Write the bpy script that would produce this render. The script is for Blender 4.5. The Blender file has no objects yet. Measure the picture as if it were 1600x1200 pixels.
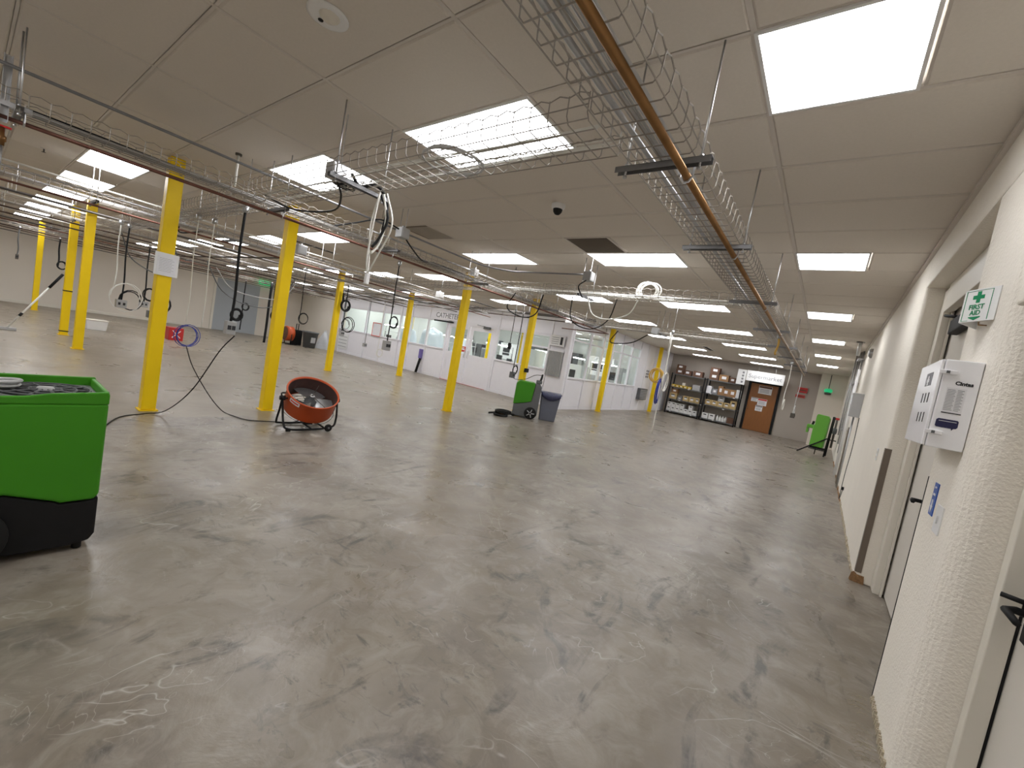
import bpy, math, random
from mathutils import Vector, Matrix
random.seed(7)
C = bpy.context.scene.collection
PI = math.pi
HC = 2.957          # ceiling height
# ---------------------------------------------------------------- camera
def set_camera():
    f, yaw, pitch, roll = 652.93, .641815, -.0705368, .1823127
    cy, sy = math.cos(yaw), math.sin(yaw)
    fw = Vector((-sy*math.cos(pitch), cy*math.cos(pitch), math.sin(pitch)))
    r0 = Vector((cy, sy, 0)); u0 = r0.cross(fw)
    r = r0*math.cos(roll)+u0*math.sin(roll); u = -r0*math.sin(roll)+u0*math.cos(roll)
    cam = bpy.data.cameras.new('camera'); o = bpy.data.objects.new('camera', cam); C.objects.link(o)
    o.matrix_world = Matrix(((r.x, u.x, -fw.x, 0), (r.y, u.y, -fw.y, 0), (r.z, u.z, -fw.z, 1.45), (0, 0, 0, 1)))
    cam.sensor_width = 36; cam.lens = f/1600*36; cam.clip_start = .02; cam.clip_end = 200
    bpy.context.scene.camera = o
set_camera()
# ---------------------------------------------------------------- world, exposure
sc = bpy.context.scene
w = bpy.data.worlds.new('world'); sc.world = w; w.use_nodes = True
w.node_tree.nodes['Background'].inputs[0].default_value = (.5, .5, .5, 1)
w.node_tree.nodes['Background'].inputs[1].default_value = .02
vs = sc.view_settings; vs.view_transform = 'Standard'; vs.look = 'None'; vs.gamma = 1; vs.use_curve_mapping = False
vs.exposure = 0.0
PANEL = 11.6        # radiance of the ceiling panels
# ---------------------------------------------------------------- materials
M = {}
def mat(n, col, rough=.6, metal=0, ns=20, var=.06, bump=0, bs=None, emit=0, spec=.5, coat=0):
    m = bpy.data.materials.new(n); m.use_nodes = True; nt = m.node_tree; b = nt.nodes['Principled BSDF']
    tc = nt.nodes.new('ShaderNodeTexCoord'); nz = nt.nodes.new('ShaderNodeTexNoise')
    nz.inputs['Scale'].default_value = ns; nz.inputs['Detail'].default_value = 4
    nt.links.new(tc.outputs['Object'], nz.inputs['Vector'])
    mx = nt.nodes.new('ShaderNodeMix'); mx.data_type = 'RGBA'
    mx.inputs[6].default_value = tuple(max(0, c*(1-var)) for c in col)+(1,)
    mx.inputs[7].default_value = tuple(min(1, c*(1+var)) for c in col)+(1,)
    nt.links.new(nz.outputs['Fac'], mx.inputs[0]); nt.links.new(mx.outputs[2], b.inputs['Base Color'])
    b.inputs['Roughness'].default_value = rough; b.inputs['Metallic'].default_value = metal
    b.inputs['Specular IOR Level'].default_value = spec
    if coat: b.inputs['Coat Weight'].default_value = coat
    if bump:
        n2 = nt.nodes.new('ShaderNodeTexNoise'); n2.inputs['Scale'].default_value = bs or ns*3
        nt.links.new(tc.outputs['Object'], n2.inputs['Vector'])
        bp = nt.nodes.new('ShaderNodeBump'); bp.inputs['Strength'].default_value = bump; bp.inputs['Distance'].default_value = .01
        nt.links.new(n2.outputs['Fac'], bp.inputs['Height']); nt.links.new(bp.outputs[0], b.inputs['Normal'])
    if emit:
        b.inputs['Emission Color'].default_value = tuple(col)+(1,); b.inputs['Emission Strength'].default_value = emit
    M[n] = m; return m
mat('tile', (.72, .665, .60), .9, ns=60, var=.05, bump=.15, bs=400)
mat('tee', (.66, .61, .56), .5, ns=5)
mat('wall', (.88, .83, .745), .7, ns=2.2, var=.05, bump=.5, bs=80)
mat('wall_far', (.76, .70, .62), .75, ns=1, var=.04, bump=.1, bs=60)
mat('wall_painted_dim', (.42, .375, .33), .8, ns=1, var=.05)  # wall tone darkened, weak light at the back put into the colour
mat('frame_paint', (.74, .70, .62), .45, ns=3, var=.03)
mat('door_paint', (.70, .66, .60), .4, ns=3, var=.03)
mat('yellow', (.95, .64, .006), .42, ns=4, var=.10, spec=.3)
mat('white_paint', (.87, .86, .91), .35, ns=6, var=.03)
mat('white_plastic', (.82, .82, .82), .3, ns=10, var=.02)
mat('cabinet_white', (.92, .92, .95), .22, ns=10, var=.02)
mat('paper', (.80, .80, .83), .7, ns=30, var=.03)
mat('steel', (.55, .55, .56), .35, 1, ns=30, var=.12)
mat('zinc', (.33, .30, .265), .45, .35, ns=40, var=.12)
mat('galv', (.50, .51, .53), .4, 1, ns=25, var=.15)
mat('strut', (.26, .26, .27), .5, .6, ns=25, var=.2)
mat('dark_steel', (.12, .11, .10), .45, .7, ns=25, var=.2)
mat('copper', (.27, .145, .06), .36, .85, ns=9, var=.45)
mat('copper_old', (.085, .055, .042), .5, .5, ns=9, var=.4)
mat('copper_red', (.17, .075, .055), .42, .7, ns=9, var=.35)
mat('black', (.010, .010, .011), .6, spec=.25, ns=20, var=.2)
mat('black_rubber', (.014, .014, .014), .75, spec=.25, ns=20, var=.2)
mat('green', (.050, .27, .010), .42, spec=.35, ns=3, var=.08, bump=.03, bs=200)
mat('green_far', (.13, .42, .04), .4, ns=3, var=.08)
mat('orange', (.55, .085, .018), .4, ns=4, var=.1)
mat('fan_inside', (.07, .03, .025), .6, ns=9, var=.3)
mat('grey_plastic', (.12, .125, .13), .5, ns=8, var=.1)
mat('bin_grey', (.13, .14, .18), .5, ns=8, var=.08)
mat('bag', (.05, .055, .12), .4, ns=8, var=.2)
mat('box_grey', (.40, .40, .40), .5, ns=10, var=.08)
mat('cable_grey', (.52, .52, .52), .5, ns=30, var=.1)
mat('cable_white', (.78, .77, .72), .45, ns=30, var=.05)
mat('cable_blue', (.03, .05, .35), .4, ns=30, var=.1)
mat('cable_yellow', (.65, .40, .08), .5, ns=30, var=.1)
mat('red', (.50, .02, .02), .4, ns=8, var=.1)
mat('red_print', (.65, .05, .04), .6, ns=8, var=.05)
mat('cardboard', (.30, .165, .075), .8, ns=8, var=.12)
mat('cardboard_tan', (.52, .38, .18), .8, ns=8, var=.1)
mat('cardboard_dark', (.13, .065, .04), .8, ns=8, var=.15)
mat('print_dark', (.03, .03, .035), .7, ns=8, var=.1)
mat('print_grey', (.25, .25, .27), .7, ns=8, var=.1)
mat('print_navy', (.015, .015, .07), .4, ns=8, var=.1)
mat('print_green', (.0, .23, .09), .6, ns=8, var=.05)
mat('blue_plate', (.03, .10, .42), .4, ns=8, var=.05)
mat('bench_yellow', (.75, .52, .05), .5, ns=8, var=.05)
mat('guard', (.17, .135, .105), .5, ns=8, var=.08)
mat('rubble', (.30, .17, .08), .9, ns=60, var=.7, bump=.8, bs=60)
mat('plaster', (.46, .40, .30), .9, ns=50, var=.3, bump=.8, bs=60)
mat('grille', (.035, .03, .028), .6, ns=8, var=.1)
mat('vent_dark', (.17, .14, .11), .8, ns=8, var=.1)
mat('room_floor', (.55, .55, .56), .25, ns=2, var=.04)
mat('room_wall', (.80, .82, .80), .6, ns=2, var=.02)
mat('drape', (.70, .76, .82), .35, ns=5, var=.06, bump=.3, bs=15)
mat('purple', (.18, .14, .42), .5, ns=8, var=.1)
mat('greendoor', (.40, .43, .46), .5, ns=2, var=.04)
mat('drain', (.05, .045, .04), .8, ns=20, var=.2)
mat('lamp_green', (.02, .5, .2), .5, emit=.55)
mat('lamp_exit', (.05, .7, .25), .5, emit=.8)
mat('sheet_plastic', (.62, .64, .66), .3, ns=9, var=.15, bump=.6, bs=14)
# diffuser lamp
def lamp_mat(n, s):
    m = bpy.data.materials.new(n); m.use_nodes = True; b = m.node_tree.nodes['Principled BSDF']
    b.inputs['Base Color'].default_value = (.9, .9, .9, 1)
    b.inputs['Emission Color'].default_value = (.98, .985, 1, 1); b.inputs['Emission Strength'].default_value = s; M[n] = m
lamp_mat('diffuser', PANEL); lamp_mat('diffuser_room', PANEL*.95)
# glass
def glass_mat():
    m = bpy.data.materials.new('glass'); m.use_nodes = True; nt = m.node_tree; nt.nodes.remove(nt.nodes['Principled BSDF'])
    t = nt.nodes.new('ShaderNodeBsdfTransparent'); t.inputs[0].default_value = (.93, .97, .95, 1)
    g = nt.nodes.new('ShaderNodeBsdfGlossy'); g.inputs['Roughness'].default_value = .02
    fr = nt.nodes.new('ShaderNodeLayerWeight'); pw = nt.nodes.new('ShaderNodeMath'); pw.operation = 'POWER'; pw.inputs[1].default_value = 5
    ad = nt.nodes.new('ShaderNodeMath'); ad.operation = 'MULTIPLY_ADD'; ad.inputs[1].default_value = .6; ad.inputs[2].default_value = .04
    nt.links.new(fr.outputs['Facing'], pw.inputs[0]); nt.links.new(pw.outputs[0], ad.inputs[0])
    mx = nt.nodes.new('ShaderNodeMixShader'); nt.links.new(ad.outputs[0], mx.inputs[0])
    nt.links.new(t.outputs[0], mx.inputs[1]); nt.links.new(g.outputs[0], mx.inputs[2])
    nt.links.new(mx.outputs[0], nt.nodes['Material Output'].inputs[0]); M['glass'] = m
glass_mat()
def wood_mat():
    m = mat('wood', (.26, .095, .02), .35, ns=3, var=.2); nt = m.node_tree
    tc = nt.nodes.new('ShaderNodeTexCoord'); mp = nt.nodes.new('ShaderNodeMapping'); mp.inputs['Scale'].default_value = (14, 14, 1.2)
    nz = next(n for n in nt.nodes if n.type == 'TEX_NOISE')
    nt.links.new(tc.outputs['Object'], mp.inputs[0]); nt.links.new(mp.outputs[0], nz.inputs['Vector'])
wood_mat()
def floor_mat():
    m = bpy.data.materials.new('concrete'); m.use_nodes = True; nt = m.node_tree; b = nt.nodes['Principled BSDF']
    L = nt.links.new; N = nt.nodes.new
    geo = N('ShaderNodeNewGeometry')
    def noise(scale, det=5, rough=.55, dist=0, stretch=None, off=0, rot=0):
        n = N('ShaderNodeTexNoise'); n.inputs['Scale'].default_value = scale; n.inputs['Detail'].default_value = det
        n.inputs['Roughness'].default_value = rough; n.inputs['Distortion'].default_value = dist
        mp = N('ShaderNodeMapping'); mp.inputs['Location'].default_value = (off, off*.7, 0)
        mp.inputs['Rotation'].default_value = (0, 0, rot)
        if stretch: mp.inputs['Scale'].default_value = stretch
        L(geo.outputs['Position'], mp.inputs[0]); L(mp.outputs[0], n.inputs['Vector']); return n.outputs['Fac']
    def ramp(src, stops):
        r = N('ShaderNodeValToRGB'); e = r.color_ramp.elements
        while len(e) < len(stops): e.new(.5)
        for k, (p, v) in enumerate(stops):
            e[k].position = p; e[k].color = (v, v, v, 1) if not isinstance(v, tuple) else v+(1,)
        L(src, r.inputs[0]); return r.outputs[0]
    def mix(f, a, c, mode='MIX'):
        x = N('ShaderNodeMix'); x.data_type = 'RGBA'; x.blend_type = mode
        for s, i in ((f, 0), (a, 6), (c, 7)):
            if hasattr(s, 'links'): L(s, x.inputs[i])
            elif isinstance(s, tuple): x.inputs[i].default_value = s+(1,)
            else: x.inputs[i].default_value = s
        return x.outputs[2]
    def math_(op, a, c=0):
        x = N('ShaderNodeMath'); x.operation = op
        for i, s in enumerate((a, c)):
            if hasattr(s, 'links'): L(s, x.inputs[i])
            else: x.inputs[i].default_value = s
        return x.outputs[0]
    base = mix(ramp(noise(.9, 6, .6, 1.2), [(.40, 0.), (.60, 1.)]), (.178, .150, .120), (.272, .238, .198))
    base = mix(ramp(noise(2.3, 6, .6, 1.5, off=4), [(.45, 0.), (.62, .7)]), base, (.195, .163, .122))
    base = mix(ramp(noise(6, 6, .65, 1, off=9), [(.48, 0.), (.68, .55)]), base, (.335, .305, .262))
    # dark scuffs and trowel marks
    dark = math_('MULTIPLY', ramp(noise(1.6, 7, .62, 2.2, (1.6, .8, 1), 13, .5), [(.545, 0.), (.66, .95)]), ramp(noise(5, 4, .7, 1, off=2), [(.38, .15), (.58, 1.)]))
    base = mix(dark, base, (.085, .075, .065))
    dk2 = math_('MULTIPLY', ramp(noise(4.5, 6, .7, 1.6, (1, 2.4, 1), 31, .3), [(.56, 0.), (.68, .75)]), ramp(noise(.8, 3, off=8), [(.45, 0.), (.6, 1.)]))
    base = mix(dk2, base, (.09, .083, .075))
    # thin trowel ridges: contour lines of a warped noise
    c1 = noise(1.1, 3, .5, 2.5, off=21)
    ln = ramp(math_('ABSOLUTE', math_('SUBTRACT', c1, .5)), [(0, 1.), (.005, 0.)])
    ln = math_('MULTIPLY', ln, ramp(noise(1.7, 2, off=40), [(.5, 0.), (.62, .8)]))
    base = mix(ln, base, (.47, .44, .40))
    c2 = noise(2.2, 2, .5, 3.5, off=55)
    l2 = ramp(math_('ABSOLUTE', math_('SUBTRACT', c2, .47)), [(0, 1.), (.003, 0.)])
    l2 = math_('MULTIPLY', l2, ramp(noise(1.3, 2, off=70), [(.54, 0.), (.63, .55)]))
    base = mix(l2, base, (.47, .44, .40))
    # pale circular sanding scratches
    wv = N('ShaderNodeTexVoronoi'); wv.inputs['Scale'].default_value = 1.3; wv.feature = 'F1'
    L(geo.outputs['Position'], wv.inputs['Vector'])
    rg = math_('ABSOLUTE', math_('SUBTRACT', math_('FRACT', math_('MULTIPLY', wv.outputs['Distance'], 9.)), .5))
    rg = math_('MULTIPLY', ramp(rg, [(0, 1.), (.05, 0.)]), ramp(noise(1.6, 4, .7, 1, off=90), [(.60, 0.), (.70, .16)]))
    base = mix(rg, base, (.56, .53, .48))
    # older bare slab beyond the skim-coated area (edge near x = -6)
    sx = N('ShaderNodeSeparateXYZ'); L(geo.outputs['Position'], sx.inputs[0])
    edge = math_('ADD', sx.outputs[0], math_('MULTIPLY', math_('SUBTRACT', noise(1.5, 6, .6, 1, off=33), .5), 1.1))
    mr = N('ShaderNodeMapRange'); L(edge, mr.inputs[0]); mr.inputs[1].default_value = -6.02; mr.inputs[2].default_value = -5.95
    old = mix(ramp(noise(.7, 6, .6, 1, off=61), [(.35, 0.), (.7, 1.)]), (.225, .188, .142), (.29, .25, .195))
    base = mix(mr.outputs[0], old, base)
    L(base, b.inputs['Base Color'])
    rr = ramp(noise(1.4, 5, .6, 1, off=5), [(.35, .26), (.7, .44)])
    L(rr, b.inputs['Roughness'])
    bp = N('ShaderNodeBump'); bp.inputs['Strength'].default_value = .25; bp.inputs['Distance'].default_value = .02
    L(noise(3, 6, .6, 1), bp.inputs['Height']); L(bp.outputs[0], b.inputs['Normal'])
    M['concrete'] = m
floor_mat()
# ---------------------------------------------------------------- mesh helpers
class MB:
    def __init__(s): s.v = []; s.f = []; s.sm = []
    def add(s, vs_, fs, smooth=False):
        o = len(s.v); s.v += [tuple(v) for v in vs_]; s.f += [tuple(i+o for i in f) for f in fs]; s.sm += [smooth]*len(fs); return s
    def box(s, x0, x1, y0, y1, z0, z1):
        return s.add([(x0,y0,z0),(x1,y0,z0),(x1,y1,z0),(x0,y1,z0),(x0,y0,z1),(x1,y0,z1),(x1,y1,z1),(x0,y1,z1)],
                     [(0,3,2,1),(4,5,6,7),(0,1,5,4),(1,2,6,5),(2,3,7,6),(3,0,4,7)])
    def taper(s, x0, x1, y0, y1, z0, z1, k):   # box whose bottom is k times the top
        cx, cy = (x0+x1)/2, (y0+y1)/2; q = lambda a, c: c+(a-c)*k
        return s.add([(q(x0,cx),q(y0,cy),z0),(q(x1,cx),q(y0,cy),z0),(q(x1,cx),q(y1,cy),z0),(q(x0,cx),q(y1,cy),z0),(x0,y0,z1),(x1,y0,z1),(x1,y1,z1),(x0,y1,z1)],
                     [(0,3,2,1),(4,5,6,7),(0,1,5,4),(1,2,6,5),(2,3,7,6),(3,0,4,7)])
    def prism(s, poly, a0, a1, axis='z'):     # poly in the plane perpendicular to axis
        def P(u, v, a): return {'z': (u, v, a), 'y': (u, a, v), 'x': (a, u, v)}[axis]
        n = len(poly)
        vs_ = [P(u, v, a0) for u, v in poly]+[P(u, v, a1) for u, v in poly]
        return s.add(vs_, [tuple(range(n-1, -1, -1)), tuple(range(n, 2*n))]+[(i, (i+1) % n, (i+1) % n+n, i+n) for i in range(n)])
    def tube(s, pts, r, n=6, closed=False, cap=True):
        pts = [Vector(p) for p in pts]; m = len(pts); rings = []
        up = None
        for i, p in enumerate(pts):
            a = pts[(i-1) % m] if (closed or i > 0) else p; c = pts[(i+1) % m] if (closed or i < m-1) else p
            t = (c-a)
            t = t.normalized() if t.length > 1e-9 else Vector((0, 0, 1))
            if up is None: up = Vector((0, 0, 1)) if abs(t.z) < .9 else Vector((1, 0, 0))
            sd = t.cross(up)
            if sd.length < 1e-4: sd = t.orthogonal()
            sd.normalize(); up = sd.cross(t).normalized()
            rr = r[i] if isinstance(r, (list, tuple)) else r
            rings.append([p+(sd*math.cos(2*PI*k/n)+up*math.sin(2*PI*k/n))*rr for k in range(n)])
        vs_ = [v for rg in rings for v in rg]; fs = []
        for i in range(m if closed else m-1):
            j = (i+1) % m
            for k in range(n): fs.append((i*n+k, i*n+(k+1) % n, j*n+(k+1) % n, j*n+k))
        if cap and not closed: fs += [tuple(range(n-1, -1, -1)), tuple((m-1)*n+k for k in range(n))]
        return s.add(vs_, fs, n > 5)
    def lathe(s, prof, c=(0, 0, 0), n=24, axis='z'):   # prof: (radius, height)
        vs_ = []
        for r, h in prof:
            for k in range(n):
                a = 2*PI*k/n; u, v = r*math.cos(a), r*math.sin(a)
                vs_.append({'z': (c[0]+u, c[1]+v, c[2]+h), 'x': (c[0]+h, c[1]+u, c[2]+v), 'y': (c[0]+u, c[1]+h, c[2]+v)}[axis])
        m = len(prof)
        return s.add(vs_, [(i*n+k, i*n+(k+1) % n, (i+1)*n+(k+1) % n, (i+1)*n+k) for i in range(m-1) for k in range(n)], True)
    def disc(s, c, r, axis='z', h=.002, n=20):
        return s.lathe([(0, -h/2), (r, -h/2), (r, h/2), (0, h/2)], c, n, axis)
    def xf(s, mt):
        s.v = [tuple(mt @ Vector(v)) for v in s.v]; return s
    def mesh(s, name, material):
        me = bpy.data.meshes.new(name); me.from_pydata(s.v, [], s.f); me.materials.append(M[material])
        me.polygons.foreach_set('use_smooth', s.sm); me.update(); return me
def put(name, mb, material, parent=None, loc=None, rot=None, bevel=0, label=None, kind=None, seg=2):
    me = mb.mesh(name, material) if isinstance(mb, MB) else mb
    o = bpy.data.objects.new(name, me); C.objects.link(o)
    if parent: o.parent = parent
    if loc: o.location = loc
    if rot: o.rotation_euler = rot
    if label: o['label'] = label
    if kind: o['kind'] = kind
    if bevel:
        md = o.modifiers.new('bevel', 'BEVEL'); md.width = bevel; md.segments = seg; md.limit_method = 'ANGLE'; md.angle_limit = .6
    return o
def thing(name, label, cat, loc=(0, 0, 0), rz=0, group=None):
    o = bpy.data.objects.new(name, None); C.objects.link(o); o.location = loc; o.rotation_euler = (0, 0, rz)
    o.empty_display_size = .1; o['label'] = label; o['category'] = cat
    if group: o['group'] = group
    return o
def tag(o, label, cat, group=None):
    o['label'] = label; o['category'] = cat
    if group: o['group'] = group
    return o
def struct(name, mb, material, label=None, loc=None, bevel=0, cat=None):
    o = put(name, mb, material, loc=loc, bevel=bevel); o['kind'] = 'structure'
    if label: o['label'] = label
    if cat: o['category'] = cat
    return o
def struct_empty(name, label, loc, rz=0):
    o = bpy.data.objects.new(name, None); C.objects.link(o); o.location = loc; o.rotation_euler = (0, 0, rz)
    o['kind'] = 'structure'; o['label'] = label; return o
def copy_tree(o, parent=None):
    c = o.copy(); C.objects.link(c)
    if parent: c.parent = parent
    for ch in list(o.children): copy_tree(ch, c)
    return c
def text(body, size, loc, rot, material, parent, name='lettering', ext=.001, align='CENTER', bold=0, sx=1):
    cu = bpy.data.curves.new(name, 'FONT'); cu.body = body; cu.size = size; cu.align_x = align; cu.align_y = 'CENTER'
    cu.extrude = ext; cu.resolution_u = 2; cu.offset = bold
    t = bpy.data.objects.new(name, cu); C.objects.link(t)
    me = bpy.data.meshes.new_from_object(t); bpy.data.objects.remove(t)
    me.materials.clear(); me.materials.append(M[material])
    o = bpy.data.objects.new(name, me); C.objects.link(o); o.parent = parent; o.location = loc; o.rotation_euler = rot; o.scale = (sx, 1, 1)
    return o
def arc(c, r, a0, a1, n, plane='xz', sq=1):
    out = []
    for i in range(n+1):
        a = a0+(a1-a0)*i/n; u, v = r*math.cos(a), r*math.sin(a)*sq
        out.append({'xz': (c[0]+u, c[1], c[2]+v), 'yz': (c[0], c[1]+u, c[2]+v), 'xy': (c[0]+u, c[1]+v, c[2])}[plane])
    return out
def curve(pts, n=6):   # catmull-rom
    P = [Vector(p) for p in pts]; P = [P[0]*2-P[1]]+P+[P[-1]*2-P[-2]]; out = []
    for i in range(1, len(P)-2):
        for k in range(n):
            t = k/n
            out.append(.5*((2*P[i])+(P[i+1]-P[i-1])*t+(2*P[i-1]-5*P[i]+4*P[i+1]-P[i+2])*t*t+(-P[i-1]+3*P[i]-3*P[i+1]+P[i+2])*t**3))
    out.append(P[-2]); return out
ORD = ['first', 'second', 'third', 'fourth', 'fifth', 'sixth', 'seventh', 'eighth', 'ninth', 'tenth', 'eleventh', 'twelfth']
# ================================================================ STRUCTURE
struct('floor', MB().box(-24.4, 1.3, -6.3, 22.4, -.12, 0), 'concrete', 'scuffed grey brown polished concrete floor')
# --- right wall with two recesses
XW = .48; XB = .70
def rc(x, y, r, a0, a1, n=5): return [(x+r*math.cos(a0+(a1-a0)*i/n), y+r*math.sin(a0+(a1-a0)*i/n)) for i in range(n+1)]
wr = MB()
wr.prism([(XW, 4.95+.02)]+[(XW, 21), (1.1, 21), (1.1, 4.95), (XW+.02, 4.95)], 0, HC)           # far stretch
r_ = .085
wr.prism(rc(XW+r_, 2.36+r_, r_, PI*1.5, PI, 6)+[(XW, 3.04), (1.1, 3.04), (1.1, 2.36)], 0, 2.65)   # pier between recesses
wr.box(XW, 1.1, 2.36, 4.97, 2.65, HC)                                                            # header over the far recess
wr.box(XW, 1.1, .9, 2.36, 1.965, HC)                                                             # header over the near recess
wr.box(XW, 1.1, -6, .9, 0, HC)
wr.box(.86, 1.1, .9, 2.36, 0, 1.965); wr.box(.86, 1.1, 3.04, 4.95, 0, 2.65)
wr.box(XW+.12, .86, 3.04, 3.2, 0, 2.65)
struct('wall_right', wr, 'wall', 'cream textured plaster wall with two deep door recesses', bevel=.012)
struct('wall_back', MB().box(-6.6, 1.1, 21.9, 22.15, 0, HC), 'wall_painted_dim', 'beige wall, dim light put into its colour, behind the shelving and wooden door')
struct('wall_jog', MB().box(-.375, XW, 20.9, 21.9, 0, HC), 'wall_far', 'stretch of wall coloured as better lit, stepping forward at the far right corner')  # reads as better lit because the wall behind is coloured darker
struct('wall_left', MB().box(-24.25, -24, -6, 11.4, 0, HC), 'wall_far', 'long plain cream wall at the far left')
struct('wall_left_end', MB().box(-24.25, -19.62, 11.4, 11.6, 0, HC), 'wall_far', 'cream wall between the left wall and the white partition')
struct('wall_rear', MB().box(-24.25, 1.1, -6.25, -6, 0, HC), 'wall_far')
struct('wall_room_left', MB().box(-20, -19.8, 11.6, 20.2, 0, HC), 'room_wall')
struct('wall_room_back', MB().box(-20, -6.7, 20.0, 20.2, 0, HC), 'room_wall', 'white far wall of the glazed room')
struct('floor_room', MB().box(-19.8, -6.7, 11.5, 20, .0, .004), 'room_floor', 'pale floor of the glazed room')
struct('baseboard_left', MB().box(-24, -23.97, -3, 6.9, 0, .10), 'frame_paint', 'pale baseboard along the far left wall', bevel=.005)
# --- ceiling: grid lines
X0, Y0, CP, RP = -.5312, 1.9346, 1.186, .6096
near_cols = [.4801]+[X0+c*CP for c in (0, -1, -2, -3, -4)]
left_cols = [X0+c*CP for c in (-4.93, -5.85, -6.78, -7.68, -8.62, -9.5, -10.4, -11.3, -12.2, -13.1, -14.0, -14.95, -15.85, -16.8, -17.7, -18.6, -19.5)]+[-24.0]
near_rows = [Y0+r*RP for r in range(-12, 33)]+[21.9]
left_rows = [Y0+(-1.83+.955*k)*RP for k in range(-9, 43)]+[21.9]
ceil = struct_empty('ceiling', 'suspended ceiling of grey beige lay-in tiles', (0, 0, HC))
put('ceiling_deck', MB().box(-24.25, 1.1, -6.25, 22.2, .03, .10), 'tile', ceil)
lights = []   # (x0,x1,y0,y1)
near_light_rows = [-10, -5, 0, 5, 10, 15, 20, 25, 30]  # negative rows: unseen panels carrying the grid on, added for illumination
NL = {}
for r in near_light_rows:
    NL[('a', r)] = (X0, X0+.5*CP, r) if r < 30 else None
    NL[('b', r)] = (X0-2*CP, X0-CP, r)
    NL[('c', r)] = (X0-4*CP, X0-3*CP, r)
tile_rects = []; tee = MB()
occ = set()
def is_light_near(ci, r): return (ci in (2, 4) and r in near_light_rows) or (ci == 0 and r in near_light_rows and r < 30)
V1 = (X0-2*CP, 4)  # vent
for ci in range(len(near_cols)-1):
    xa, xb = near_cols[ci+1], near_cols[ci]
    for ri in range(len(near_rows)-1):
        r = ri-12
        if is_light_near(ci, r):
            if ci == 0: tile_rects.append((X0+.5*CP, xb, near_rows[ri], near_rows[ri+1]))
            continue
        if ci == 2 and r == 4:
            tile_rects.append((xa+.5*CP, xb, near_rows[ri], near_rows[ri+1])); continue
        tile_rects.append((xa, xb, near_rows[ri], near_rows[ri+1]))
# filler strip between the two grids
xa, xb = left_cols[0], near_cols[-1]
for ri in range(len(near_rows)-1): tile_rects.append((xa, xb, near_rows[ri], near_rows[ri+1]))
left_light_cols = [1, 3, 5, 7, 9, 11, 13, 15]
left_light_rows = [4, 9, 14, 19, 24, 29, 33, 37, 41]  # first row carries on past the frame, put in for its light
for ci in range(len(left_cols)-1):
    xa, xb = left_cols[ci+1], left_cols[ci]
    for ri in range(len(left_rows)-1):
        if ci in left_light_cols and ri in left_light_rows and xb > -20.5: continue
        tile_rects.append((xa, xb, left_rows[ri], left_rows[ri+1]))
def vis(x, y):   # rough visibility weight used only to choose which tiles become single parts
    d = math.hypot(x, y); a = math.degrees(math.atan2(-x, max(y, 1e-3) if y > 0 else y))
    return d if (y > -.4 and -16 < a < 100) else 1e3+d
tile_rects.sort(key=lambda q: vis((q[0]+q[1])/2, (q[2]+q[3])/2))
g = .010; rest = MB(); meshes = {}
for i, (xa, xb, ya, yb) in enumerate(tile_rects):
    if xb-xa < .03: continue
    w_, h_ = xb-xa-2*g, yb-ya-2*g
    if i < 290:
        k = (round(w_, 3), round(h_, 3))
        if k not in meshes:
            mb = MB(); a, c = w_/2, h_/2; e = .012
            mb.add([(-a,-c,.010),(a,-c,.010),(a,c,.010),(-a,c,.010),(-a+e,-c+e,.001),(a-e,-c+e,.001),(a-e,c-e,.001),(-a+e,c-e,.001)],
                   [(4,7,6,5),(0,4,5,1),(1,5,6,2),(2,6,7,3),(3,7,4,0),(0,1,2,3)]); meshes[k] = mb.mesh('ceiling_tile', 'tile')
        put('ceiling_tile', meshes[k], None, ceil, loc=((xa+xb)/2, (ya+yb)/2, 0))
    else: rest.box(xa+g, xb-g, ya+g, yb-g, .001, .02)
put('ceiling_tiles_beyond', rest, 'tile', ceil, kind='stuff')
for x in near_cols[:-1]+[near_cols[-1], left_cols[0]]: tee.box(x-.012, x+.012, near_rows[0], 21.9, .004, .014)
for y in near_rows: tee.box(left_cols[0], .48, y-.008, y+.008, .005, .015)
for x in left_cols[1:]: tee.box(x-.012, x+.012, left_rows[0], left_rows[-1], .004, .014)
for y in left_rows: tee.box(-24, left_cols[0], y-.008, y+.008, .005, .015)
put('ceiling_grid', tee, 'tee', ceil)
struct('trim_1', MB().box(.455, .48, -6, 20.9, HC-.03, HC), 'tee', 'dark metal angle where ceiling meets the right wall', cat=None)
# --- light panels
def light(xa, xb, ya, yb, label, dif='diffuser', grp='flat ceiling light panels'):
    w_, h_ = (xb-xa)/2, (yb-ya)/2
    t = thing('ceiling_light', label, 'ceiling light', ((xa+xb)/2, (ya+yb)/2, HC), group=grp)
    fr = MB(); e = .016
    for a in ((-w_, w_, -h_, -h_+e), (-w_, w_, h_-e, h_), (-w_, -w_+e, -h_+e, h_-e), (w_-e, w_, -h_+e, h_-e)): fr.box(*a, -.004, .02)
    put('frame', fr, 'white_plastic', t)
    put('diffuser', MB().box(-w_+e, w_-e, -h_+e, h_-e, .0, .015), dif, t)
cn = {'a': 'the column along the right wall', 'b': 'the column beside the near cable tray', 'c': 'the column beside the second tray'}
for (c, r), q in NL.items():
    if not q: continue
    k = near_light_rows.index(r)
    where = 'unseen behind the viewer' if r < 0 else ORD[k-2]+' from the viewer'
    sh = 'square' if c == 'a' else 'rectangular'
    ya = Y0+r*RP
    light(q[0], q[1], ya, ya+RP, '%s white ceiling light, %s in %s%s' % (sh, where, cn[c], '' if r != -10 else ', farther'))
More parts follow.
